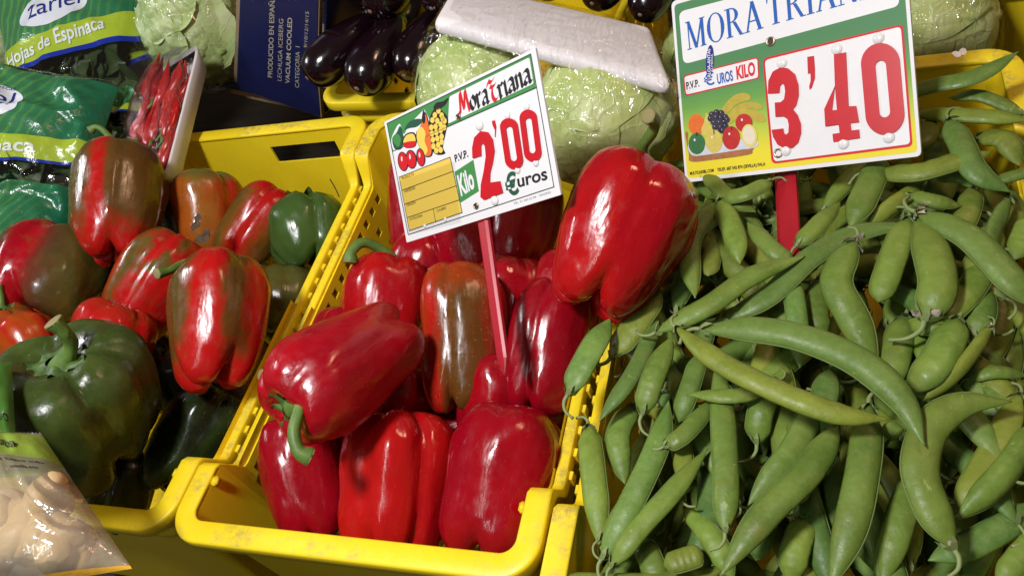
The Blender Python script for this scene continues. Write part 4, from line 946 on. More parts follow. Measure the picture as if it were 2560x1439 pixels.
for q, rx, ry in (((195, 840), 30, 62), ((252, 825), 32, 60), ((318, 812), 24, 58)):
    B1.ellipse('fruit', q, rx, ry, I_RED, 4.2, -8, border=(6, I_BLK)); B1.ellipse('fruit_shine', (q[0] - 8, q[1] - 18), 5, 18, I_WHT, 5, -4)
# form in yellow
B1.poly('form_panel', rquad([(168, 948), (520, 810), (603, 1192), (238, 1318)], 14), I_YEL, 2)
B1.line('form_line', [(168, 948), (520, 810), (603, 1192), (238, 1318)], 0.0006, I_BLK, 3, closed=True)
for a, b in (((186, 1040), (540, 908)), ((205, 1135), (562, 1008)), ((222, 1228), (582, 1106)), ((404, 1170), (420, 1258))): B1.line('form_line', [a, b], 0.0006, I_BLK, 3)
for tx, a, b, t in (('PRODUCTO', (186, 968), (272, 936), (183, 948)), ('VARIEDAD', (203, 1058), (280, 1030), (200, 1038)), ('ORIGEN', (220, 1152), (282, 1130), (217, 1134)), ('CATEGORIA', (238, 1250), (330, 1220), (235, 1232)), ('CALIBRE', (428, 1190), (493, 1168), (425, 1172))):
    B1.text(tx, a, b, t, I_BLK, 3.2)
def film_mat(name, gl=0.10, bump=0.5, scale=60, rough=0.10, tint=(1, 1, 1), dist=0.002, haze=0.0, stretch=(1, 4, 1), fr=0.8, det=4):
    t = NT(name); co = t.coord()
    n1 = t.noise(co, scale, det, 0.6, 0.5); n2 = t.noise(t.coord(scale=stretch), scale * 2.2, det - 1)
    bp = t.bump(n1, bump, dist, t.bump(n2, bump * 0.6, dist * 0.5))
    tr = t.n('ShaderNodeBsdfTransparent'); tr.inputs[0].default_value = (*tint, 1)
    g = t.n('ShaderNodeBsdfGlossy'); g.inputs['Roughness'].default_value = rough; t.t.links.new(bp, g.inputs['Normal'])
    lw = t.n('ShaderNodeLayerWeight'); lw.inputs[0].default_value = 0.25; t.t.links.new(bp, lw.inputs['Normal'])
    fac = t.math('ADD', t.math('MULTIPLY', lw.outputs['Fresnel'], fr), gl, True)
    mx = t.n('ShaderNodeMixShader'); t.t.links.new(fac, mx.inputs[0]); t.t.links.new(tr.outputs[0], mx.inputs[1]); t.t.links.new(g.outputs[0], mx.inputs[2])
    out = mx
    if haze:
        d = t.n('ShaderNodeBsdfDiffuse'); d.inputs[0].default_value = (0.8, 0.8, 0.8, 1); m2 = t.n('ShaderNodeMixShader')
        m2.inputs[0].default_value = haze; t.t.links.new(mx.outputs[0], m2.inputs[1]); t.t.links.new(d.outputs[0], m2.inputs[2]); out = m2
    t.t.links.new(out.outputs[0], t.out.inputs[0]); return t.m
M_FILM = film_mat('clear_film')
M_POCKET = film_mat('clear_pocket', 0.03, 0.1, 30)
B1.poly('plastic_pocket', [(155, 980), (545, 838), (592, 1258), (225, 1345)], M_POCKET, 8)
B1.poly('kilo_panel', [(550, 912), (680, 828), (718, 1045), (590, 1125)], I_GRN, 2)
B1.text('Kilo', (596, 1075), (693, 1015), (568, 945), I_WHT, 3, bold=0.035)
B1.text('P.V.P.', (556, 845), (646, 806), (547, 798), I_BLK, 2, bold=0.03)
B1.text('€', (915, 1085), (1000, 1052), (888, 950), I_DGN, 2, bold=0.03)
B1.text('uros', (990, 1018), (1195, 962), (978, 935), I_BLK, 2, bold=0.02)
B1.text('TEL. 91 460 63 84   MADRID', (960, 1138), (1218, 1058), (957, 1124), flat('ink_grey', (0.30, 0.30, 0.32), 0.5, 0.3), 2)
TH = 0.0012
def loop(b, pts): return [b.uv(*q) for q in pts]
B1.poly('digit', [(680, 818), (678, 745), (692, 675), (735, 630), (785, 638), (818, 690), (830, 770), (818, 850), (800, 920), (798, 985), (868, 975), (888, 1055), (757, 1105), (735, 1085), (738, 1000), (758, 905), (772, 805), (766, 735), (750, 712), (737, 730), (738, 800)], M_DIG, 1, th=TH)
B1.poly('comma', [(808, 560), (830, 556), (840, 600), (835, 672), (828, 672), (830, 625), (814, 590)], M_DIG, 1, th=0.0002)
for q in (((862, 548), (983, 535), (915, 900)), ((998, 490), (1115, 475), (1045, 848))):
    B1.ring('digit', loop(B1, stadium(q, (0, 0))), loop(B1, stadium(q, (0.30, 0.16))), M_DIG, 1, th=TH)
for c in ((723, 592), (828, 1110), (915, 522), (985, 900), (1048, 462), (1112, 850)): B1.peg(c, 0.0042 if c[0] < 850 else 0.003, M_PEG)
for c in ((344, 1285), (487, 1240)): B1.peg(c, 0.0018, M_PEG)
B1.rivet((578, 532), 0.0028); B1.rivet((700, 1148), 0.0028)
stake(B1, (1206, 540), (1262, 938), 0.668, 0.630, 38)

# ---- the 3'40 sign
r2 = empty('price_sign'); tag(r2, "larger price sign reading 3'40 with printed fruit basket, on a red stake in the peas", 'price sign')
z2 = lambda x, y: (1660 + x / 2.998, y / 2.998)
k2 = 1.0
B2 = Board(r2, [z2(57, 15), (2262, -160), z2(1932, 1170), z2(165, 1368)], [0.74885, 0.61436, 0.61590, 0.75039], z2)
tr2 = ((2262 - 1660) * 2.998, -160 * 2.998)
slab(B2, rquad([(57, 15), tr2, (1932, 1170), (165, 1368)], 45), 0.0028, M_BOARD)
def panel_mat():
    t = NT('green_yellow_print'); co = t.coord(); sp = t.n('ShaderNodeSeparateXYZ'); t.t.links.new(co, sp.inputs[0])
    mr = t.n('ShaderNodeMapRange'); t.t.links.new(sp.outputs['Y'], mr.inputs[0]); mr.inputs[1].default_value = B2.uv(1000, 1230).y; mr.inputs[2].default_value = B2.uv(800, 330).y
    g = t.noise(co, 120, 4, 0.7)
    c = t.ramp(mr.outputs[0], [(0.0, (0.80, 0.66, 0.02)), (0.16, (0.76, 0.66, 0.03)), (0.40, (0.36, 0.52, 0.06)), (0.60, (0.14, 0.34, 0.06)), (0.78, (0.075, 0.24, 0.085)), (1.0, (0.07, 0.22, 0.085))])
    t.set(Base_Color=c, Roughness=0.5); t.b.inputs['Specular IOR Level'].default_value = 0.3; return t.m
B2.poly('print_panel', rquad([(80, 40), (tr2[0] - 28, tr2[1] + 38), (1903, 1140), (180, 1338)], 34), panel_mat(), 1)
B2.poly('header_panel', rquad([(116, 92), (1745, -330), (1768, 48), (150, 485)], 50), I_WHT, 2)
# serif capitals
def serif(ch):
    S = []                                                 # polygons in a box 0..w by 0..1
    def st(x0, x1, y0=0.0, y1=1.0): S.append([(x0, y0), (x1, y0), (x1, y1), (x0, y1)])
    def sf(c, y, w=.16): S.append([(c - w, y), (c + w, y), (c + w, y + .035), (c - w, y + .035)])
    def dg(x0, y0, x1, y1, w): S.append([(x0 - w, y0), (x0 + w, y0), (x1 + w, y1), (x1 - w, y1)])
    def bow(cx, cy, rx, ry, th, a0, a1, thin=.04):
        n = 22
        for i in range(n):
            a, b = a0 + (a1 - a0) * i / n, a0 + (a1 - a0) * (i + 1) / n
            def pt(q, inn):
                k = th * abs(math.cos(q)) + thin
                return (cx + (rx - (k if inn else 0)) * math.cos(q), cy + (ry - (thin if inn else 0)) * math.sin(q))
            S.append([pt(a, 0), pt(b, 0), pt(b, 1), pt(a, 1)])
    if ch == 'M': st(.10, .15); st(.72, .86); dg(.14, 1, .46, .0, .07); dg(.46, 0, .78, 1, .04); sf(.12, 0, .11); sf(.79, 0, .14); sf(.10, .965, .10); sf(.80, .965, .13); w = .98
    if ch == 'O': bow(.42, .5, .40, .52, .12, 0, 2 * PI); w = .86
    if ch == 'R': st(.10, .24); bow(.24, .745, .36, .255, .11, -PI / 2, PI / 2); dg(.68, 0, .40, .5, .07); sf(.17, 0, .15); sf(.72, 0, .10); sf(.14, .965, .13); st(.2, .3, .965, 1.0); st(.2, .3, .49, .525); w = .82
    if ch == 'A': dg(.12, 0, .40, 1, .04); dg(.68, 0, .40, 1, .075); st(.22, .58, .32, .365); sf(.12, 0, .11); sf(.68, 0, .14); w = .82
    if ch == 'T': st(.29, .43); st(.02, .70, .955, 1.0); S.append([(.02, .76), (.05, .76), (.10, .96), (.02, .96)]); S.append([(.70, .76), (.67, .76), (.62, .96), (.70, .96)]); sf(.36, 0, .16); w = .76
    if ch == 'I': st(.12, .26); sf(.19, 0, .15); sf(.19, .965, .15); w = .40
    if ch == 'N': st(.12, .17); st(.66, .71); dg(.14, 1, .66, 0, .075); sf(.15, 0, .12); sf(.12, .965, .12); sf(.69, .965, .12); w = .82
    return S, w
def serif_word(board, word, p0, p1, top, mat, layer):
    W = sum(serif(c)[1] for c in word); a, b, t = board.uv(*p0), board.uv(*p1), board.uv(*top); ex, ey = (b - a) / W, (t - a); x = 0
    for c in word:
        S, w = serif(c); vs, fs = [], []; h = 0.0009 + layer * 0.00012
        for pl in S:
            i0 = len(vs); h += 1e-6
            for q in pl:
                g = a + ex * (x + q[0]) + ey * q[1]; vs.append(V((g.x, g.y, h)))
            fs.append(tuple(range(i0, i0 + len(pl))))
        mesh_obj('lettering', vs, fs, mat, board.root, False); x += w
serif_word(B2, 'MORA', (180, 380), (752, 214), (162, 172), I_BLU, 4)
serif_word(B2, 'TRIANA', (782, 200), (1640, -40), (765, -18), I_BLU, 4)
# pvp strip
B2.poly('strip_border', rquad([(148, 570), (712, 428), (720, 590), (163, 724)], 26), I_RED, 3)
B2.poly('strip_panel', rquad([(158, 578), (704, 440), (711, 584), (171, 712)], 20), I_WHT, 4)
B2.text('P.V.P.', (176, 672), (272, 648), (170, 622), I_BLK, 5, bold=0.03)
B2.text('€', (310, 650), (388, 632), (300, 560), I_BLU, 5, bold=0.01)
B2.text('UROS', (408, 632), (526, 604), (400, 560), I_BLU, 5, bold=0.03)
B2.text('KILO', (552, 596), (692, 560), (544, 506), I_RED, 5, bold=0.04)
# blue sticker
st = B2.ellipse('sticker', (350, 462), 29, 122, I_NAV, 6, 3)
B2.text('ALOA-ANTAS', (356, 585), (354, 370), (334, 585), I_WHT, 7, bold=0.02)
B2.text('ALMERIA', (374, 545), (374, 408), (360, 545), I_WHT, 7)
# fruit basket picture
def pic(name, a, b, rough=0.35):
    t = NT(name); f = t.noise(t.coord(), 220, 4, 0.6); t.set(Base_Color=t.mix(f, a, b), Roughness=rough); return t.m
P_OR = pic('print_orange', (0.60, 0.08, 0.01), (0.85, 0.22, 0.02)); P_PE = pic('print_pear', (0.50, 0.40, 0.06), (0.75, 0.62, 0.15)); P_GR = pic('print_grape', (0.008, 0.006, 0.015), (0.05, 0.04, 0.08))
P_BA = pic('print_banana', (0.35, 0.28, 0.03), (0.62, 0.48, 0.06)); P_AP = pic('print_apple', (0.35, 0.008, 0.01), (0.60, 0.03, 0.02)); P_GA = pic('print_green_apple', (0.02, 0.10, 0.03), (0.05, 0.20, 0.06))
P_LE = pic('print_lemon', (0.70, 0.60, 0.40), (0.80, 0.75, 0.62)); P_BK = pic('print_basket', (0.22, 0.07, 0.02), (0.50, 0.22, 0.08)); P_CL = pic('print_cloth', (0.45, 0.48, 0.55), (0.75, 0.76, 0.80))
B2.poly('basket', bez([(165, 1005), (185, 1000), (205, 1140), (400, 1140), (660, 1095), (668, 1130), (640, 1160), (400, 1195), (210, 1212), (190, 1150)]), P_BK, 3)
B2.poly('cloth', bez([(190, 1080), (300, 1090), (560, 1050), (700, 1060), (690, 1105), (560, 1125), (400, 1150), (220, 1165)]), P_CL, 3.4)
B2.poly('banana', bez([(435, 830), (500, 740), (580, 700), (640, 710), (655, 745), (610, 760), (540, 790), (480, 850)]), P_BA, 3)
B2.poly('banana', bez([(485, 860), (560, 790), (660, 765), (735, 790), (730, 820), (640, 815), (560, 840), (500, 900)]), P_BA, 3.5)
B2.poly('banana', bez([(490, 900), (560, 830), (660, 820), (740, 860), (766, 910), (700, 915), (640, 880), (560, 890), (500, 930)]), P_BA, 4)
B2.ellipse('orange', (248, 935), 60, 80, P_OR, 4)
B2.poly('pear', bez([(322, 850), (340, 870), (352, 930), (372, 980), (345, 1015), (300, 1010), (285, 970), (305, 920)]), P_PE, 4.4)
for q in ((365, 860), (400, 845), (435, 850), (355, 890), (395, 880), (430, 885), (465, 880), (380, 920), (420, 920), (458, 915), (478, 900), (390, 955), (430, 955), (465, 945), (410, 985), (445, 980)): B2.ellipse('grape', q, 24, 24, P_GR, 4.6 + gp.index(gp[0]) + (q[0] % 7) * 0.02, n=14); B2.ellipse('grape_shine', (q[0] - 6, q[1] - 7), 3, 3, I_WHT, 5.0, n=8)
B2.ellipse('apple', (605, 922), 64, 68, P_AP, 4.8)
B2.ellipse('green_apple', (252, 1078), 62, 80, P_GA, 5.2); B2.ellipse('yellow_apple', (380, 1060), 64, 86, P_LE if 0 else P_PE, 5.4); B2.ellipse('apple', (510, 1035), 66, 88, P_AP, 5.6)
B2.ellipse('lemon', (646, 1018), 58, 86, flat('lemon_rind', (0.70, 0.60, 0.15), 0.4), 5.8, -8); B2.ellipse('lemon_flesh', (643, 1015), 45, 70, P_LE, 6.2, -8)
for c in ((236, 1050), (366, 1030), (496, 1005), (590, 900)): B2.ellipse('fruit_shine', c, 7, 10, I_WHT, 6.4, n=10)
for c in ((252, 1010), (380, 995), (512, 968)): B2.poly('fruit_stalk', [(c[0] - 4, c[1] - 18), (c[0] + 4, c[1] - 18), (c[0] + 6, c[1] + 12), (c[0] - 2, c[1] + 12)], I_BLK, 6.4)
B2.text('MULTICARTEL.COM', (200, 1312), (378, 1288), (198, 1290), I_BLK, 3, bold=0.03)
B2.text('TELEF. 687 542 874 (SEVILLA) PALA', (404, 1284), (766, 1240), (402, 1262), I_BLK, 3, bold=0.03)
# price
pq = [(744, 440), (1795, 183), (1868, 1098), (812, 1230)]
B2.poly('price_border', rquad(pq, 42), I_RED, 3)
B2.poly('price_panel', rquad([(760, 454), (1779, 203), (1850, 1080), (828, 1212)], 34), I_WHT, 4)
B2.poly('digit', [(788, 705), (792, 610), (825, 540), (880, 510), (935, 515), (990, 560), (1016, 640), (1018, 720), (1000, 790), (975, 822), (1010, 865), (1034, 930), (1036, 1000), (1015, 1070), (970, 1110), (915, 1116), (860, 1085), (828, 1030), (815, 975), (902, 965), (908, 1000), (925, 1012), (942, 995), (945, 940), (935, 895), (905, 875), (845, 878), (840, 772), (885, 768), (910, 745), (918, 690), (912, 645), (895, 628), (878, 650), (873, 700)], M_DIG, 5, th=TH)
B2.poly('comma', [(1080, 430), (1130, 422), (1138, 520), (1138, 590), (1115, 660), (1098, 676), (1094, 650), (1105, 610), (1105, 555), (1085, 556)], M_DIG, 5, th=0.0003)
four_o = [(1282, 412), (1372, 397), (1392, 800), (1448, 797), (1470, 918), (1405, 926), (1412, 980), (1470, 973), (1476, 1036), (1278, 1066), (1272, 1006), (1325, 998), (1318, 936), (1218, 950), (1210, 820)]
B2.poly('digit', [(1290, 648), (1282, 412), (1372, 397), (1392, 800), (1448, 797), (1470, 918), (1405, 926), (1412, 980), (1470, 973), (1476, 1036), (1278, 1066), (1272, 1006), (1325, 998), (1318, 936), (1218, 950), (1210, 820), (1289, 649), (1268, 830), (1305, 826)], M_DIG, 5, th=TH)
q0 = ((1472, 345), (1762, 312), (1532, 1028))
B2.ring('digit', loop(B2, stadium(q0, (0, 0))), loop(B2, stadium(q0, (0.36, 0.19))), M_DIG, 5, th=TH)
for c in ((890, 475), (920, 1130), (1300, 372), (1350, 1080), (1612, 290), (1690, 1032)): B2.peg(c, 0.0048, M_PEG)
B2.rivet((803, 315), 0.0042); B2.rivet((862, 1150), 0.0042)
stake(B2, (1962, 400), (1974, 660), 0.712, 0.640, 56, point=False)
# ------------------------------------------------------------------ aubergines
def aub_mat():
    t = NT('aubergine_skin'); co = t.coord(); f = t.noise(co, 30, 4, 0.6); g = t.noise(co, 600, 2)
    t.set(Base_Color=t.mix(f, (0.004, 0.0015, 0.003), (0.012, 0.003, 0.006)), Roughness=t.ramp(t.noise(co, 90, 3), [(0.3, (0.10,) * 3), (0.7, (0.22,) * 3)]), Normal=t.bump(t.noise(co, 70, 3), 0.15, 0.002, t.bump(g, 0.05, 0.0004)))
    t.b.inputs['Specular IOR Level'].default_value = 0.65
    return t.m
M_AUB = aub_mat(); M_SCAR = flat('aubergine_scar', (0.20, 0.14, 0.10), 0.7)
def aubergine(label, tip, zt, back, zb, wpx, seed):
    """tip: rounded blossom end that faces the front; back: stalk end lying towards the back"""
    a, b = at(*tip, zt), at(*back, zb); ax = (a - b).normalized(); R = wpx / 2 / ppm(a); L = max((a - b).length, 3.7 * R)
    b = a - ax * L
    sx = ax.orthogonal().normalized(); rot = frame(sx, ax.cross(sx), ax)
    root = empty('aubergine', b, rot); tag(root, label, 'aubergine', 'aubergines in the back crate')
    vs, fs = [], []; n, ns = 40, 44
    for i in range(ns + 1):
        t = i / ns; f = PI * (0.02 + 0.972 * t)
        r = R * (math.sin(f) ** 0.62) * lerp(0.55, 1.0, sstep(0.0, 0.75, t)); z = L * (0.5 - 0.5 * math.cos(f))
        for k in range(n):
            th = 2 * PI * k / n; w = 1 + 0.05 * noise.noise(V((math.cos(th), math.sin(th), t * 3 + seed)))
            vs.append(V((r * math.cos(th) * w, r * math.sin(th) * w + 0.06 * R * math.sin(t * 3), z)))
    for i in range(ns):
        for k in range(n):
            p, q = i * n + k, i * n + (k + 1) % n; fs.append((p, q, q + n, p + n))
    fs += [tuple(range(n))[::-1], tuple(ns * n + k for k in range(n))]
    mesh_obj('skin', vs, fs, M_AUB, root)
    mesh_obj('blossom_scar', *tube([V((0, 0, L - R * 0.10)), V((0, 0, L + R * 0.015)), V((0, 0, L + R * 0.03))], [R * 0.10, R * 0.10, R * 0.05], 12), M_SCAR, root)
    mesh_obj('stalk_cap', *tube([V((0, 0, L * 0.10)), V((0, 0, L * 0.02)), V((0, 0, -R * 0.1)), V((0, 0.1 * R, -R * 0.7))], [R * 0.42, R * 0.40, R * 0.2, R * 0.14], 12), M_STEM, root)
AU = [((768, 196), .045, (905, 70), .060, 128, 'aubergine at the corner of its crate, beside the blue box'),
      ((892, 222), .045, (985, 60), .060, 138, 'aubergine whose round end hangs over the crate rim, second from the blue box'),
      ((1010, 190), .042, (1090, 40), .055, 128, 'aubergine nearest the wrapped lettuces, with wrinkled end'),
      ((795, -6), .085, (900, -90), .095, 120, 'upper aubergine nearest the blue box, at the top edge'),
      ((925, 30), .090, (1010, -90), .100, 132, 'upper aubergine with a round scar on its end, at the top edge'),
      ((1078, 22), .085, (1150, -90), .095, 120, 'upper aubergine just behind the foam tray'),
      ((1600, 38), .055, (1660, -80), .065, 118, 'aubergine behind the right end of the foam tray'),
      ((1480, 10), .050, (1540, -90), .060, 118, 'aubergine showing over the middle of the foam tray')]
for i, (a, za, b, zb, w, lb) in enumerate(AU): aubergine(lb, a, za, b, zb, w, i * 3.3)
AUL = [((860, 60), 'aubergine in shadow between the lower and upper ones nearest the blue box'), ((980, 90), 'aubergine in shadow behind the two that hang over the crate rim'), ((1120, -60), 'aubergine in shadow behind the left end of the foam tray'),
       ((1350, -20), 'aubergine in shadow behind the middle of the foam tray'), ((1560, -60), 'aubergine in shadow behind the right end of the foam tray')]
for i, ((x, y), lb) in enumerate(AUL): aubergine(lb, (x, y), .02, (x + 70, y - 130), .03, 125, 40 + i)

# ------------------------------------------------------------------ lettuces
def lettuce_mat(name, a, b, c3):
    t = NT(name); co = t.coord(); f = t.noise(co, 22, 4, 0.6, 0.6); v = t.n('ShaderNodeTexVoronoi', feature='DISTANCE_TO_EDGE'); v.inputs['Scale'].default_value = 42
    ds = t.n('ShaderNodeVectorMath', operation='ADD'); t.t.links.new(co, ds.inputs[0])
    nn = t.n('ShaderNodeTexNoise'); nn.inputs['Scale'].default_value = 30; t.t.links.new(co, nn.inputs['Vector']); sc2 = t.n('ShaderNodeVectorMath', operation='SCALE'); t.t.links.new(nn.outputs['Color'], sc2.inputs[0]); sc2.inputs['Scale'].default_value = 0.02
    t.t.links.new(sc2.outputs[0], ds.inputs[1]); t.t.links.new(ds.outputs[0], v.inputs['Vector'])
    vein = t.ramp(v.outputs['Distance'], [(0.0, (1, 1, 1)), (0.06, (0, 0, 0))])
    c = t.ramp(f, [(0.32, a), (0.55, b), (0.75, c3)]); c = t.mix(t.math('MULTIPLY', vein, 0.45), c, (0.52, 0.58, 0.30))
    t.set(Base_Color=c, Roughness=0.42, Normal=t.bump(t.noise(co, 120, 4), 0.35, 0.002, t.bump(vein, 0.25, 0.0015))); return t.m
M_LET = lettuce_mat('lettuce_leaf', (0.36, 0.48, 0.12), (0.52, 0.61, 0.22), (0.66, 0.71, 0.36))
M_LET2 = lettuce_mat('lettuce_leaf_pale', (0.34, 0.48, 0.16), (0.50, 0.62, 0.26), (0.62, 0.70, 0.40))
def head_geo(R, seed, crinkle=0.05, sq=(1, 1, 1), folds=3.0):
    vs, fs = [], []; n, ns = 96, 60; so = V((seed, seed * 2.3, seed * 0.7))
    for i in range(ns + 1):
        f = PI * (0.01 + 0.98 * i / ns)
        for k in range(n):
            a = 2 * PI * k / n; d = V((math.sin(f) * math.cos(a), math.sin(f) * math.sin(a), math.cos(f)))
            q = d * folds * 0.5 + so
            rg = 1 - abs(noise.noise(q + V((noise.noise(q * 1.7), noise.noise(q * 1.7 + V((5, 1, 2))), 0)) * 0.6)) * 2
            r = R * (1 + 0.06 * noise.noise(d * 1.4 + so) + crinkle * (rg ** 3) + crinkle * 0.5 * noise.noise(d * 7 + so))
            vs.append(V((d.x * r * sq[0], d.y * r * sq[1], d.z * r * sq[2])))
    for i in range(ns):
        for k in range(n):
            p, q = i * n + k, i * n + (k + 1) % n; fs.append((p, p + n, q + n, q))
    fs += [tuple(range(n)), tuple(ns * n + k for k in range(n))[::-1]]
    return vs, fs
def leaf_geo(R, c_dir, span, seed, lift=0.05, n=22):
    """an outer leaf: a cap of a sphere with a ruffled free edge"""
    z = c_dir.normalized(); x = z.orthogonal().normalized(); y = z.cross(x); vs, fs = [], []; m_ = 48
    for i in range(n + 1):
        t = i / n
        for k in range(m_):
            a = 2 * PI * k / m_; sp = span * (1 + 0.14 * noise.noise(V((math.cos(a) * 1.5, math.sin(a) * 1.5, seed))) + 0.05 * noise.noise(V((math.cos(a) * 6, math.sin(a) * 6, seed))))
            f = sp * t; r = R * (1.03 + lift * t ** 4 + 0.035 * t ** 3 * math.sin(a * 13 + seed) * noise.noise(V((a, seed, 0))) * 2 + 0.02 * noise.noise(V((math.cos(a) * f * 4, math.sin(a) * f * 4, seed))))
            vs.append((z * math.cos(f) + (x * math.cos(a) + y * math.sin(a)) * math.sin(f)) * r)
    for i in range(n):
        for k in range(m_):
            p, q = i * m_ + k, i * m_ + (k + 1) % m_; fs.append((p, p + m_, q + m_, q))
    return vs, fs
def hull_film(pts, name, mat, root, seed, amp=0.004, cuts=2, smooth=2):
    bm = bmesh.new()
    for p in pts: bm.verts.new(p)
    r = bmesh.ops.convex_hull(bm, input=bm.verts[:])
    bmesh.ops.delete(bm, geom=[v for v in bm.verts if not v.link_faces], context='VERTS')
    for _ in range(cuts):
        bmesh.ops.triangulate(bm, faces=bm.faces[:])
        long_ = [e for e in bm.edges if e.calc_length() > 0.008]
        if long_: bmesh.ops.subdivide_edges(bm, edges=long_, cuts=1)
    bmesh.ops.triangulate(bm, faces=bm.faces[:])
    for _ in range(smooth): bmesh.ops.smooth_vert(bm, verts=bm.verts[:], factor=0.4, use_axis_x=True, use_axis_y=True, use_axis_z=True)
    bm.normal_update()
    for v in bm.verts:
        q = v.co * 30 + V((seed, 0, 0)); v.co += v.normal * (amp * (0.5 + noise.noise(q) + 0.6 * (1 - abs(noise.noise(V((q.x * 0.6, q.y * 2.2, q.z * 2.0))) * 2))))
    return bm_obj(name, bm, mat, root, True)
def foam_mat():
    t = NT('white_foam'); f = t.noise(t.coord(), 300, 3); t.set(Base_Color=t.mix(f, (0.76, 0.72, 0.73), (0.84, 0.81, 0.81)), Roughness=0.5, Normal=t.bump(f, 0.15, 0.0006)); return t.m
M_FOAM = foam_mat()
def rbox(name, corners, mat, parent, bev, off):
    """box from 4 corners of its outer face and an offset vector for its thickness"""
    bm = bmesh.new(); a = [bm.verts.new(c) for c in corners]; b = [bm.verts.new(c + off) for c in corners]
    bm.faces.new(a); bm.faces.new(b[::-1])
    for i in range(4): bm.faces.new((a[i], b[i], b[(i + 1) % 4], a[(i + 1) % 4]))
    bmesh.ops.recalc_face_normals(bm, faces=bm.faces[:])
    bmesh.ops.bevel(bm, geom=bm.edges[:], offset=bev, segments=4, affect='EDGES', profile=0.5)
    return bm_obj(name, bm, mat, parent, True)
M_WRAP = film_mat('stretch_wrap', 0.06, 1.0, 24, 0.10, dist=0.020, stretch=(4.0, 1.0, 0.5), fr=0.16, det=2)
def lettuce_pack(label, heads, tray, seed, mat=M_LET):
    P0 = heads[0][0]; root = empty('lettuce_pack', P0); tag(root, label, 'lettuce', 'wrapped lettuces')
    pts = []
    for i, (c, R, sq) in enumerate(heads):
        vs, fs = head_geo(R, seed + i * 3.7, 0.075, sq, 2.4); h = mesh_obj('lettuce_head', vs, fs, mat, root); h.location = c - P0
        for j, (dv, sp) in enumerate([(V((-0.5, -0.7, 0.5)), 0.95), (V((0.6, -0.6, 0.5)), 0.85), (V((0.1, -0.3, 1)), 0.8), (V((-0.9, 0.1, 0.2)), 0.8)]):
            l = mesh_obj('leaf', *leaf_geo(R, dv, sp, seed + i * 5 + j, 0.02), mat, h)
            l.scale = sq
        for v in vs[::17]: pts.append(V(v) * 1.075 + c - P0)
    if tray:
        t4, off = tray
        rbox('tray', [p - P0 for p in t4], M_FOAM, root, 0.008, off)
        for p in t4:
            pts.append((p - P0) - off * 0.12); pts.append(p - P0 + off * 1.05)
    hull_film(pts, 'film', M_WRAP, root, seed, 0.0035)
    return root
h1 = cp(1190, 225, 0.87); h2 = cp(1510, 292, 0.82)
e0, e1 = cp(1085, 44, 0.800), cp(1682, 204, 0.735)
q0_, q1_ = cp(1140, -50, 0.87), cp(1630, 62, 0.80)
off = ((h1 + h2) / 2 - (e0 + e1 + q0_ + q1_) / 4).normalized() * 0.017
lettuce_pack('two lettuce heads in stretch wrap on an upturned white foam tray', [(h1, 148 / ppm(h1), (1, 1, 0.98)), (h2, 176 / ppm(h2), (1.0, 1, 0.96))], ([e0, e1, q1_, q0_], off), 4.2)
h3 = cp(1790, 150, 0.90); h4 = cp(2290, 80, 0.86)
lettuce_pack('pair of bagged lettuces half hidden behind the larger price sign', [(h3, 128 / ppm(h3), (1, 1, 1)), (h4, 172 / ppm(h4), (1, 1, 1))], ([cp(1700, -60, 0.95), cp(2420, -60, 0.90), cp(2400, -150, 1.0), cp(1700, -150, 1.05)], V((0, 0, -0.02))), 8.9)

# ------------------------------------------------------------------ blue box with a lettuce
def blue_card():
    t = NT('blue_cardboard'); f = t.noise(t.coord(), 40, 4); t.set(Base_Color=t.mix(f, (0.005, 0.008, 0.055), (0.009, 0.014, 0.085)), Roughness=0.38); return t.m
M_BLUE = blue_card()
def raw_card():
    t = NT('raw_cardboard'); w = t.n('ShaderNodeTexWave'); w.inputs['Scale'].default_value = 160; w.inputs['Distortion'].default_value = 2; t.t.links.new(t.coord(), w.inputs['Vector'])
    t.set(Base_Color=t.mix(w.outputs['Fac'], (0.13, 0.075, 0.035), (0.42, 0.32, 0.20)), Roughness=0.8); return t.m
M_CARD = raw_card()
zb = 0.105
bx = empty('cardboard_box'); tag(bx, 'dark blue cardboard box printed with lettuce details, holding a wrapped lettuce', 'box')
def card(name, pxs, z_list, th, mat, parent, edge=None):
    """flat sheet of card through points of the box wall; th thickness away from the viewer"""
    P = [at(x, y, z) if z is not None else None for (x, y), z in zip(pxs, z_list)]
    return P
# wall plane: upright, facing the front and slightly left
w0 = at(542, 232, -0.045); w1 = at(805, 300, -0.060)
wu = (w1 - w0); wu.z = 0; wu.normalize(); wn = V((wu.y, -wu.x, 0)).normalized()
lean = (V((0, 0, 1)) + wn * -0.10 + wu * 0.06).normalized(); wn = wu.cross(lean).normalized()
if wn.dot(CAM_P - w0) < 0: wn = -wn
def wall_pt(px, py):
    d = ray(px, py); t = (w0 - CAM_P).dot(wn) / d.dot(wn); return CAM_P + d * t
bx.location = w0
def sheet(name, pxs, th, mat, parent, back=0.0, smooth=False):
    P = [wall_pt(*q) - w0 - wn * back for q in pxs]; n = len(P)
    bm = bmesh.new(); a = [bm.verts.new(p) for p in P]; b = [bm.verts.new(p - wn * th) for p in P]
    bm.faces.new(a); bm.faces.new(b[::-1])
    for i in range(n): bm.faces.new((a[i], b[i], b[(i + 1) % n], a[(i + 1) % n]))
    bmesh.ops.recalc_face_normals(bm, faces=bm.faces[:]); bmesh.ops.triangulate(bm, faces=bm.faces[:])
    return bm_obj(name, bm, mat, parent)
front_px = [(600, -120), (600, 8), (596, 100), (592, 207), (536, 213), (640, 236), (800, 292), (790, 180), (798, -120)]
fp = sheet('front_panel', front_px, 0.0012, M_BLUE, bx)
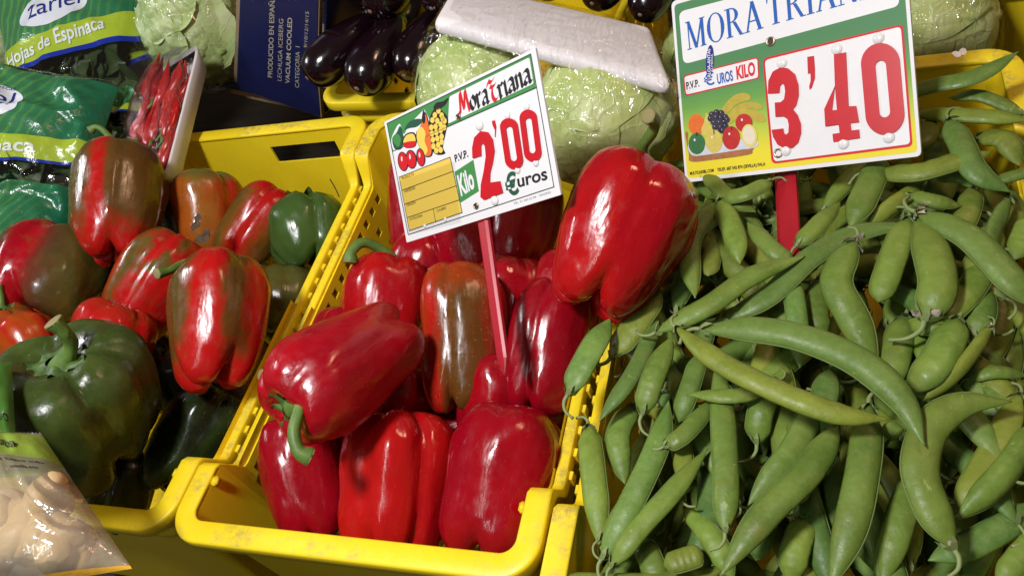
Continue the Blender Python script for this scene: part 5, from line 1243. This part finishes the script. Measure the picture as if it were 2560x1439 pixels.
sheet('corrugated_board', [(590, -118), (588, 60), (582, 200), (536, 205), (537, 216), (644, 239), (803, 296), (793, 180), (800, -118)], 0.006, M_CARD, bx, back=0.0014)
sheet('inner_panel', [(572, 60), (586, 50), (584, 200), (536, 207)], 0.003, flat('card_inside', (0.16, 0.07, 0.025), 0.8), bx, back=0.02)
# side wall going back, and floor of the box
rbox('side_panel', [wall_pt(797, -120) - w0 - wn * 0.009, wall_pt(797, 290) - w0 - wn * 0.009, wall_pt(797, 290) - w0 - wn * 0.22, wall_pt(797, -120) - w0 - wn * 0.22], M_BLUE, bx, 0.0008, wu * 0.004)
rbox('bottom_panel', [wall_pt(420, 215) - w0 - wn * 0.012, wall_pt(795, 293) - w0 - wn * 0.012, wall_pt(795, 293) - w0 - wn * 0.22, wall_pt(420, 215) - w0 - wn * 0.22], M_CARD, bx, 0.0008, V((0, 0, -0.004)))
M_GOLD = flat('pale_print', (0.42, 0.38, 0.30), 0.5)
def wall_text(txt, p0, p1, top, bold=0.0):
    me = text_mesh(txt, bold); xs = [v.co.x for v in me.vertices]; x0, x1 = min(xs), max(xs)
    a, b, t = wall_pt(*p0) - w0, wall_pt(*p1) - w0, wall_pt(*top) - w0
    for v in me.vertices: v.co = a + (b - a) * ((v.co.x - x0) / (x1 - x0)) + (t - a) * (v.co.y / CAPH) + wn * 0.0004
    me.materials.clear(); me.materials.append(M_GOLD); link(bpy.data.objects.new('lettering', me), fp)
wall_text('PRODUCIDO EN ESPAÑA', (681, 194), (688, -12), (670, 193), 0.01)
wall_text('LECHUGA ICEBERG', (704, 203), (709, 48), (694, 201), 0.0)
wall_text('VACUUM COOLED', (724, 210), (731, 45), (714, 208), 0.02)
wall_text('CATEGORIA  I', (748, 220), (750, 117), (738, 218), 0.0)
wall_text('9/10/12/14/15', (768, 120), (773, 30), (760, 118), 0.0)
hb = cp(492, 70, 1.16)
rb_ = empty('lettuce', hb); tag(rb_, 'film-wrapped crinkled lettuce in the blue box', 'lettuce', 'wrapped lettuces')
vs, fs = head_geo(128 / ppm(hb), 2.2, 0.11, (0.86, 1, 1.12), 5.0); hh = mesh_obj('lettuce_head', vs, fs, M_LET2, rb_)
for j, (dv, sp) in enumerate([(V((-0.3, -0.8, 0.3)), 0.8), (V((0.5, -0.7, 0.2)), 0.8), (V((0.0, -0.5, 0.9)), 0.7)]): mesh_obj('leaf', *leaf_geo(118 / ppm(hb), dv, sp, 31 + j, 0.16), M_LET2, hh)
hull_film([V(v) * 1.06 for v in vs[::13]] + [V((0.02, 0.03, 0.12)), V((-0.05, 0.03, 0.10))], 'film', M_WRAP, rb_, 3.0, 0.003)

# ------------------------------------------------------------------ spinach bags
def bag_mat(name, b_blue, b_lime, seed):
    """printed film: clear below, blue line, lime band, green with darker rays above; v runs up the bag (UV)"""
    t = NT(name); uv = t.n('ShaderNodeUVMap'); sp = t.n('ShaderNodeSeparateXYZ'); t.t.links.new(uv.outputs[0], sp.inputs[0]); u, v = sp.outputs['X'], sp.outputs['Y']
    # gently bowed bands
    vv = t.math('ADD', v, t.math('MULTIPLY', t.math('SINE', t.math('MULTIPLY', u, 2.6)), 0.02))
    rays = t.n('ShaderNodeTexWave', wave_type='BANDS'); rays.inputs['Scale'].default_value = 3.2; rays.inputs['Distortion'].default_value = 1.5
    mp = t.n('ShaderNodeMapping'); t.t.links.new(uv.outputs[0], mp.inputs[0]); mp.inputs['Rotation'].default_value = (0, 0, 0.7); mp.inputs['Scale'].default_value = (2.2, 1, 1); t.t.links.new(mp.outputs[0], rays.inputs['Vector'])
    ry = t.ramp(rays.outputs['Fac'], [(0.60, (0, 0, 0)), (0.9, (1, 1, 1))])
    green = t.mix(ry, (0.045, 0.19, 0.075), (0.095, 0.27, 0.070)); green = t.mix(t.ramp(u, [(0.5, (0, 0, 0)), (0.95, (1, 1, 1))]), green, (0.014, 0.14, 0.065))
    c = t.mix(t.math('GREATER_THAN', vv, b_lime), (0.36, 0.48, 0.035), green)
    c = t.mix(t.math('LESS_THAN', vv, b_blue + 0.022), c, (0.010, 0.030, 0.30))
    co = t.coord(); n1 = t.noise(co, 55, 4, 0.55, 0.3)
    bp = t.bump(n1, 0.55, 0.004)
    b = t.b; t.put(b.inputs['Base Color'], c); b.inputs['Roughness'].default_value = 0.22; t.put(b.inputs['Normal'], bp)
    tr = t.n('ShaderNodeBsdfTransparent'); g = t.n('ShaderNodeBsdfGlossy'); g.inputs['Roughness'].default_value = 0.10; t.put(g.inputs['Normal'], bp)
    cl = t.n('ShaderNodeMixShader'); lw = t.n('ShaderNodeLayerWeight'); lw.inputs[0].default_value = 0.3; t.put(lw.inputs['Normal'], bp)
    t.put(cl.inputs[0], t.math('ADD', t.math('MULTIPLY', lw.outputs['Fresnel'], 0.8), 0.10, True)); t.t.links.new(tr.outputs[0], cl.inputs[1]); t.t.links.new(g.outputs[0], cl.inputs[2])
    mx = t.n('ShaderNodeMixShader'); pr = t.math('MULTIPLY', t.math('GREATER_THAN', vv, b_blue), t.math('LESS_THAN', v, 0.93))
    t.put(mx.inputs[0], pr); t.t.links.new(cl.outputs[0], mx.inputs[1]); t.t.links.new(b.outputs[0], mx.inputs[2]); t.t.links.new(mx.outputs[0], t.out.inputs[0])
    return t.m
def leaf_mat():
    t = NT('spinach_leaf'); f = t.noise(t.coord(), 40, 4); t.set(Base_Color=t.mix(f, (0.018, 0.045, 0.012), (0.075, 0.125, 0.035)), Roughness=0.5, Normal=t.bump(t.noise(t.coord(), 90, 3), 0.4, 0.003)); return t.m
M_SPIN = leaf_mat()
class Bag:
    def __init__(s, C, bulge, seed, wr=0.006):
        s.C = C; s.b = bulge; s.seed = seed; s.wr = wr; s.o = (C[0] + C[1]) / 2
        n = (C[1] - C[0]).cross(C[3] - C[0]).normalized(); s.n = n if n.dot(CAM_P - s.o) > 0 else -n
    def pt(s, u, v, side=1, lift=0.0):
        a, b, c, d = s.C; p = (a * (1 - u) + b * u) * (1 - v) + (d * (1 - u) + c * u) * v
        q = V((u * 3.0, v * 3.0, s.seed)); e = max(0.0, 16 * u * (1 - u) * v * (1 - v))
        k = s.b * e ** 0.55 * side * (1.0 if side > 0 else 0.5)
        w = noise.noise(q * 0.9 + V((noise.noise(q), noise.noise(q + V((3, 3, 3))), 0)) * 0.8)
        fold = (1 - abs(w) * 2.4); fold2 = 1 - abs(noise.noise(q * 2.1 + V((7, 2, s.seed)))) * 2
        k += s.wr * (fold + 0.45 * fold2) * min(1, e * 4 + 0.15) * (1 if side > 0 else 0.4)
        return p + s.n * (k + lift) - s.o
def spinach_bag(label, C, bulge, seed, b_blue, b_lime, texts, oval, wr=0.006):
    bag = Bag(C, bulge, seed, wr); root = empty('spinach_bag', bag.o); tag(root, label, 'salad bag', 'spinach bags')
    n = 70; mat = bag_mat('printed_bag_film', b_blue, b_lime, seed)
    for side, nm in ((1, 'front_film'), (-1, 'back_film')):
        vs = [bag.pt(i / n, j / n, side) for j in range(n + 1) for i in range(n + 1)]
        fs = [(j * (n + 1) + i, j * (n + 1) + i + 1, (j + 1) * (n + 1) + i + 1, (j + 1) * (n + 1) + i) for j in range(n) for i in range(n)]
        o = mesh_obj(nm, vs, fs, mat, root); uvl = o.data.uv_layers.new(name='UVMap')
        for lp in o.data.loops:
            k = lp.vertex_index; uvl.data[lp.index].uv = ((k % (n + 1)) / n, (k // (n + 1)) / n)
        if side == 1: front = o
    rnd = random.Random(int(seed * 10))
    for k in range(34):                                    # crumpled leaves inside the clear part
        u, v = rnd.uniform(0.2, 0.8), rnd.uniform(0.16, b_blue + 0.05); c = bag.pt(u, v, 1, -rnd.uniform(0.35, 1.1) * bulge * 0.6 - 0.012)
        ax = V((rnd.uniform(-1, 1), rnd.uniform(-1, 1), rnd.uniform(-1, 1))).normalized(); nn = (bag.n + V((rnd.uniform(-1, 1), rnd.uniform(-1, 1), rnd.uniform(-1, 1))) * 0.6).normalized(); ax = (ax - nn * ax.dot(nn)).normalized(); sd = nn.cross(ax)
        L = rnd.uniform(0.030, 0.048); vs, fs = [], []
        for i in range(7):
            t = i / 6; w = L * 0.42 * math.sin(PI * min(1, 0.08 + t * 0.9)) ** 0.8
            for j in range(5): y = (j - 2) / 2; vs.append(c + ax * (L * (t - 0.5)) + sd * (w * y) + nn * (0.012 * math.sin(t * 3 + k) + 0.006 * y * y + 0.003 * rnd.uniform(-1, 1)))
        for i in range(6):
            for j in range(4): p = i * 5 + j; fs.append((p, p + 1, p + 6, p + 5))
        mesh_obj('spinach_leaf', vs, fs, M_SPIN, root)
    def put(me, mat, nm, lift):
        bm = bmesh.new(); bm.from_mesh(me); bmesh.ops.triangulate(bm, faces=bm.faces[:])
        for _ in range(2):
            lg = [e for e in bm.edges if e.calc_length() > 0.02]
            if lg: bmesh.ops.subdivide_edges(bm, edges=lg, cuts=1)
            bmesh.ops.triangulate(bm, faces=bm.faces[:])
        for v in bm.verts: v.co = bag.pt(v.co.x, v.co.y, 1, lift)
        bm_obj(nm, bm, mat, front)
    if oval:
        cu, cv, ru, rv = oval
        me = bpy.data.meshes.new('o'); vs = [(cu, cv, 0)]; fs = []; N, K = 40, 8
        for j in range(1, K + 1):
            for k in range(N): a = 2 * PI * k / N; vs.append((cu + ru * j / K * math.cos(a), cv + rv * j / K * math.sin(a), 0))
        for k in range(N): fs.append((0, 1 + k, 1 + (k + 1) % N))
        for j in range(K - 1):
            for k in range(N): fs.append((1 + j * N + k, 1 + (j + 1) * N + k, 1 + (j + 1) * N + (k + 1) % N, 1 + j * N + (k + 1) % N))
        me.from_pydata(vs, [], fs); put(me, flat('bag_white', (0.72, 0.76, 0.82), 0.25), 'logo_oval', 0.0006)
    for (txt, u0, u1, v0, v1, h, mt, bold) in texts:
        me = text_mesh(txt, bold); xs = [v.co.x for v in me.vertices]; x0, x1 = min(xs), max(xs)
        for v in me.vertices:
            t = (v.co.x - x0) / (x1 - x0); v.co = (lerp(u0, u1, t), lerp(v0, v1, t) + v.co.y / CAPH * h, 0)
        put(me, mt, 'lettering', 0.0011)
    return root
I_BNV = flat('bag_navy', (0.015, 0.03, 0.22), 0.3); I_BWH = flat('bag_letter_white', (0.66, 0.72, 0.68), 0.3)
def quad(pts): return [cp(x, y, d) for x, y, d in pts]     # bottom left, bottom right, top right, top left
spinach_bag('upper green bag of spinach leaves with the words Hojas de Espinaca', quad([(70, 440, 1.10), (425, 330, 1.10), (392, -190, 1.28), (-25, -70, 1.28)]), 0.035, 3.3, 0.385, 0.510,
            [('Hojas de Espinaca', 0.06, 0.72, 0.414, 0.428, 0.056, I_BWH, 0.02), ('zariel', 0.26, 0.58, 0.575, 0.585, 0.085, I_BNV, 0.0)], (0.41, 0.600, 0.22, 0.080), wr=0.008)
spinach_bag('middle green spinach bag with crimped clear top, behind the tall pepper', quad([(-190, 520, 0.99), (215, 470, 0.99), (303, 205, 1.07), (-190, 150, 1.07)]), 0.032, 7.1, 0.185, 0.365,
            [('de Espinaca', 0.14, 0.74, 0.225, 0.225, 0.085, I_BWH, 0.02), ('zariel', 0.26, 0.58, 0.56, 0.56, 0.135, I_BNV, 0.0), ('frescas', 0.46, 0.57, 0.715, 0.715, 0.035, I_BNV, 0.0)], (0.445, 0.61, 0.19, 0.145), wr=0.011)
spinach_bag('lowest green spinach bag, above the squat pepper at the left edge', quad([(-190, 740, 0.945), (120, 745, 0.945), (194, 455, 0.99), (-190, 445, 0.99)]), 0.03, 12.7, 0.24, 0.42, [], None, wr=0.013)
spinach_bag('spinach bag mostly hidden behind the middle one, by the chilli tray', quad([(200, 480, 1.03), (418, 440, 1.03), (410, 215, 1.12), (180, 250, 1.12)]), 0.022, 15.2, 0.60, 0.70, [], None, wr=0.008)
hc = cp(15, 110, 1.38); rb2 = empty('lettuce', hc); tag(rb2, 'pale green wrapped lettuce in the top left corner behind the spinach', 'lettuce', 'wrapped lettuces')
vs, fs = head_geo(120 / ppm(hc), 6.2, 0.06); mesh_obj('lettuce_head', vs, fs, M_LET2, rb2); hull_film([V(v) * 1.06 for v in vs[::13]], 'film', M_WRAP, rb2, 9.0, 0.003)

# ------------------------------------------------------------------ chilli tray
def chili_mat():
    t = NT('chilli_skin'); f = t.noise(t.coord(), 50, 3); t.set(Base_Color=t.mix(f, (0.40, 0.004, 0.008), (0.60, 0.014, 0.010)), Roughness=0.18); t.b.inputs['Specular IOR Level'].default_value = 0.6; return t.m
M_CHI = chili_mat()
ca, cb = cp(412, 446, 0.985), cp(497, 108, 1.06)            # near rim edge, bottom and top
la = (cb - ca); Lc = la.length; la.normalize()
cn = (-RIGHT * 0.60 - FWD * 0.74 + UPV * 0.20); cn = (cn - la * cn.dot(la)).normalized()   # the open side
cw = la.cross(cn).normalized()
if cw.dot(FWD) < 0: cw = -cw                               # across the tray, away from the viewer
ct = empty('chilli_tray', ca); tag(ct, 'white foam tray of red chillies under film, standing on edge behind the peppers', 'chilli tray')
Wd, Dp = 0.085, 0.026
def tp(a, w, d): return la * (a * Lc) + cw * (w * Wd) - cn * (d * Dp)
# tray: rim loop, outer slope, base
def tloop(k, d, n=8, r=0.12):
    pts = []
    for (cx_, cy_, a0) in ((r, r, PI), (1 - r, r, -PI / 2), (1 - r, 1 - r, 0), (r, 1 - r, PI / 2)):
        for i in range(n + 1):
            a = a0 + PI / 2 * i / n; x, y = cx_ + r * math.cos(a), cy_ + r * math.sin(a)
            pts.append(tp(0.5 + (x - 0.5) * k, 0.5 + (y - 0.5) * (2 * k - 1 if k < 1 else k), d))
    return pts
loops = [tloop(0.95, 0.12), tloop(0.97, 0.0), tloop(1.0, 0.0), tloop(1.0, 0.10), tloop(0.86, 0.95), tloop(0.82, 1.0)]
vs, fs = [], []; nl = len(loops[0])
for l in loops: vs += l
for i in range(len(loops) - 1):
    for k in range(nl): fs.append((i * nl + k, i * nl + (k + 1) % nl, (i + 1) * nl + (k + 1) % nl, (i + 1) * nl + k))
fs.append(tuple((len(loops) - 1) * nl + k for k in range(nl)))
li = len(vs); vs += tloop(0.84, 0.8)
for k in range(nl): fs.append((k, (k + 1) % nl, li + (k + 1) % nl, li + k))
fs.append(tuple(li + k for k in range(nl)))
mesh_obj('tray', vs, fs, M_FOAM, ct)
rc_ = random.Random(5)
for k in range(74):
    a0, w0_ = rc_.uniform(0.08, 0.62), rc_.uniform(0.10, 0.90); ln = rc_.uniform(0.26, 0.40); d0 = rc_.uniform(-1.15, 0.35) * math.sin(PI * min(1, max(0, w0_)))
    P = []
    for i in range(4):
        t = i / 3; P.append(tp(min(0.95, a0 + ln * t), min(0.95, max(0.05, w0_ + rc_.uniform(-0.10, 0.10))), d0 + 0.25 * abs(a0 + ln * t - 0.5)))
    pth = catmull(P, 16); rr = [0.0058 * (min(1, 0.5 + 3 * t / 16) if t < 5 else (1 - ((t - 4) / 12.6) ** 1.6)) for t in range(17)]
    ch = mesh_obj('chilli', *tube(pth, rr, 9), M_CHI, ct)
    sd = (pth[0] - pth[1]).normalized()
    if k % 2 == 0: mesh_obj('stalk', *tube([pth[0], pth[0] + sd * 0.006, pth[0] + sd * 0.015 + cw * 0.004 + cn * 0.003], [0.0036, 0.0016, 0.0013], 7), M_STEM, ch)
M_CFILM = film_mat('tray_film', 0.06, 0.9, 80, 0.09, dist=0.003)
n = 24; vs = []
for j in range(n + 1):
    for i in range(n + 1):
        u, v = i / n, j / n; e = (16 * u * (1 - u) * v * (1 - v)) ** 0.5
        vs.append(tp(u, v, -0.05 - 1.5 * e - 0.12 * (1 - abs(noise.noise(V((u * 9, v * 3, 2))) * 2))))
mesh_obj('film', vs, [(j * (n + 1) + i, j * (n + 1) + i + 1, (j + 1) * (n + 1) + i + 1, (j + 1) * (n + 1) + i) for j in range(n) for i in range(n)], M_CFILM, ct)

# ------------------------------------------------------------------ bag of peeled cloves, bottom left
gq = quad([(-120, 1500, 0.53), (330, 1420, 0.53), (105, 1085, 0.60), (-120, 1085, 0.60)])
gb = Bag(gq, 0.030, 21.0, 0.005); gr = empty('clove_bag', gb.o); tag(gr, 'clear bag of pale cloves with lime green header marked 450g, bottom left corner', 'food bag')
def clove_mat():
    t = NT('clove_flesh'); f = t.noise(t.coord(), 35, 3); t.set(Base_Color=t.mix(f, (0.58, 0.36, 0.12), (0.76, 0.60, 0.36)), Roughness=0.45); return t.m
M_CLV = clove_mat()
rg_ = random.Random(3)
for k in range(36):
    u, v = 0.24 + 0.54 * ((k * 0.618) % 1), 0.18 + 0.34 * ((k * 0.377) % 1)
    c = gb.pt(u, v, 1, -0.020 - 0.007 * (k % 3)); vs, fs = head_geo(rg_.uniform(0.012, 0.0155), k, 0.02, (1.0, 1.35, 0.85), 2.0)
    o = mesh_obj('clove', vs, fs, M_CLV, gr); o.location = c; o.rotation_euler = (rg_.uniform(0, 3), rg_.uniform(0, 3), rg_.uniform(0, 3))
def header_mat():
    t = NT('clove_bag_film'); uv = t.n('ShaderNodeUVMap'); sp = t.n('ShaderNodeSeparateXYZ'); t.t.links.new(uv.outputs[0], sp.inputs[0]); v = sp.outputs['Y']
    bp = t.bump(t.noise(t.coord(), 60, 4), 0.5, 0.003)
    tr = t.n('ShaderNodeBsdfTransparent'); tr.inputs[0].default_value = (0.98, 0.94, 0.88, 1); g = t.n('ShaderNodeBsdfGlossy'); g.inputs['Roughness'].default_value = 0.12; t.put(g.inputs['Normal'], bp)
    d = t.n('ShaderNodeBsdfDiffuse'); d.inputs[0].default_value = (0.66, 0.58, 0.44, 1)
    m1 = t.n('ShaderNodeMixShader'); m1.inputs[0].default_value = 0.26; t.t.links.new(tr.outputs[0], m1.inputs[1]); t.t.links.new(d.outputs[0], m1.inputs[2])
    lw = t.n('ShaderNodeLayerWeight'); lw.inputs[0].default_value = 0.3; t.put(lw.inputs['Normal'], bp)
    m2 = t.n('ShaderNodeMixShader'); t.put(m2.inputs[0], t.math('ADD', t.math('MULTIPLY', lw.outputs['Fresnel'], 0.7), 0.06, True)); t.t.links.new(m1.outputs[0], m2.inputs[1]); t.t.links.new(g.outputs[0], m2.inputs[2])
    t.set(Base_Color=t.mix(t.math('GREATER_THAN', v, 0.5), (0.80, 0.42, 0.03), (0.24, 0.36, 0.035)), Roughness=0.25, Normal=bp)
    pr = t.math('MAXIMUM', t.math('MULTIPLY', t.math('GREATER_THAN', v, 0.73), t.math('LESS_THAN', v, 0.97)), t.math('LESS_THAN', v, 0.02))
    m3 = t.n('ShaderNodeMixShader'); t.put(m3.inputs[0], t.math('MULTIPLY', pr, 0.9)); t.t.links.new(m2.outputs[0], m3.inputs[1]); t.t.links.new(t.b.outputs[0], m3.inputs[2]); t.t.links.new(m3.outputs[0], t.out.inputs[0]); return t.m
n = 50; mh = header_mat()
for side, nm in ((1, 'front_film'), (-1, 'back_film')):
    vs = []
    for j in range(n + 1):
        for i in range(n + 1):
            p = gb.pt(i / n, j / n, side)
            if j == n: p = p + (gq[3] - gq[0]).normalized() * (0.0016 * (i % 2))
            vs.append(p)
    o = mesh_obj(nm, vs, [(j * (n + 1) + i, j * (n + 1) + i + 1, (j + 1) * (n + 1) + i + 1, (j + 1) * (n + 1) + i) for j in range(n) for i in range(n)], mh, gr)
    uvl = o.data.uv_layers.new(name='UVMap')
    for lp in o.data.loops: k = lp.vertex_index; uvl.data[lp.index].uv = ((k % (n + 1)) / n, (k // (n + 1)) / n)
    if side == 1: gfront = o
def gtext(txt, u0, u1, v0, h, mt, flip=True):
    me = text_mesh(txt, 0.01); xs = [v.co.x for v in me.vertices]; x0, x1 = min(xs), max(xs)
    for v in me.vertices:
        t = (v.co.x - x0) / (x1 - x0); v.co = gb.pt(lerp(u0, u1, t), v0 + v.co.y / CAPH * h, 1, 0.0012)
    me.materials.clear(); me.materials.append(mt); link(bpy.data.objects.new('lettering', me), gfront)
gtext('450g', 0.80, 0.66, 0.855, -0.055, I_BLK)
gtext('tipo extra lavado', 0.93, 0.52, 0.69, -0.018, I_BLK); gtext('origen', 0.88, 0.70, 0.64, -0.02, I_BLK)
# green-labelled packet standing behind it at the left edge
pk = quad([(-90, 1110, 0.60), (40, 1120, 0.60), (30, 905, 0.66), (-90, 905, 0.66)])
pb = Bag(pk, 0.012, 5.0, 0.003); pr_ = empty('label_packet', pb.o); tag(pr_, 'green packet with a printed label at the left edge, above the clove bag', 'packet')
t = NT('packet_green'); t.set(Base_Color=t.mix(t.noise(t.coord(), 60, 3), (0.03, 0.11, 0.015), (0.08, 0.20, 0.03)), Roughness=0.3)
n = 20
for side, nm in ((1, 'front_film'), (-1, 'back_film')):
    o = mesh_obj(nm, [pb.pt(i / n, j / n, side) for j in range(n + 1) for i in range(n + 1)], [(j * (n + 1) + i, j * (n + 1) + i + 1, (j + 1) * (n + 1) + i + 1, (j + 1) * (n + 1) + i) for j in range(n) for i in range(n)], t.m, pr_)
    if side == 1: pf = o
me = text_mesh('quero', 0.0, 0.3); xs = [v.co.x for v in me.vertices]; x0, x1 = min(xs), max(xs)
for v in me.vertices: v.co = pb.pt(lerp(0.62, 0.93, (v.co.x - x0) / (x1 - x0)), 0.22 + v.co.y / CAPH * 0.10, 1, 0.001)
me.materials.clear(); me.materials.append(I_BLK); link(bpy.data.objects.new('lettering', me), pf)

# ------------------------------------------------------------------ scraps
def scrap(label, px, z, r, mat, seed):
    c = at(*px, z); o = mesh_obj('dried_flower', [q for q in petal_geo(V(), V((0.2, -0.5, 0.8)), r, seed)[0]], petal_geo(V(), V((0.2, -0.5, 0.8)), r, seed)[1], mat); o.location = c
    tag(o, label, 'dried flower', 'plant scraps')
scrap('brown dried flower scrap on the orange and olive pepper', (512, 590), 0.048, 0.006, M_DRY, 4)
scrap('smaller brown scrap above the other one on the orange pepper', (492, 556), 0.046, 0.005, M_DRY, 9)
scrap('pinkish withered flower on the rim of the pea crate at the back', (2402, 138), 0.046, 0.0035, M_PETAL, 19)
tw = [at(825, 448, -0.012), at(838, 470, -0.016), at(848, 492, -0.024)]
o = mesh_obj('twig', *tube(catmull([q - tw[0] for q in tw], 8), [0.0007] * 9, 6), flat('twig_dark', (0.03, 0.02, 0.012), 0.8)); o.location = tw[0]; tag(o, 'thin dark twig against the back wall of the left crate', 'twig')
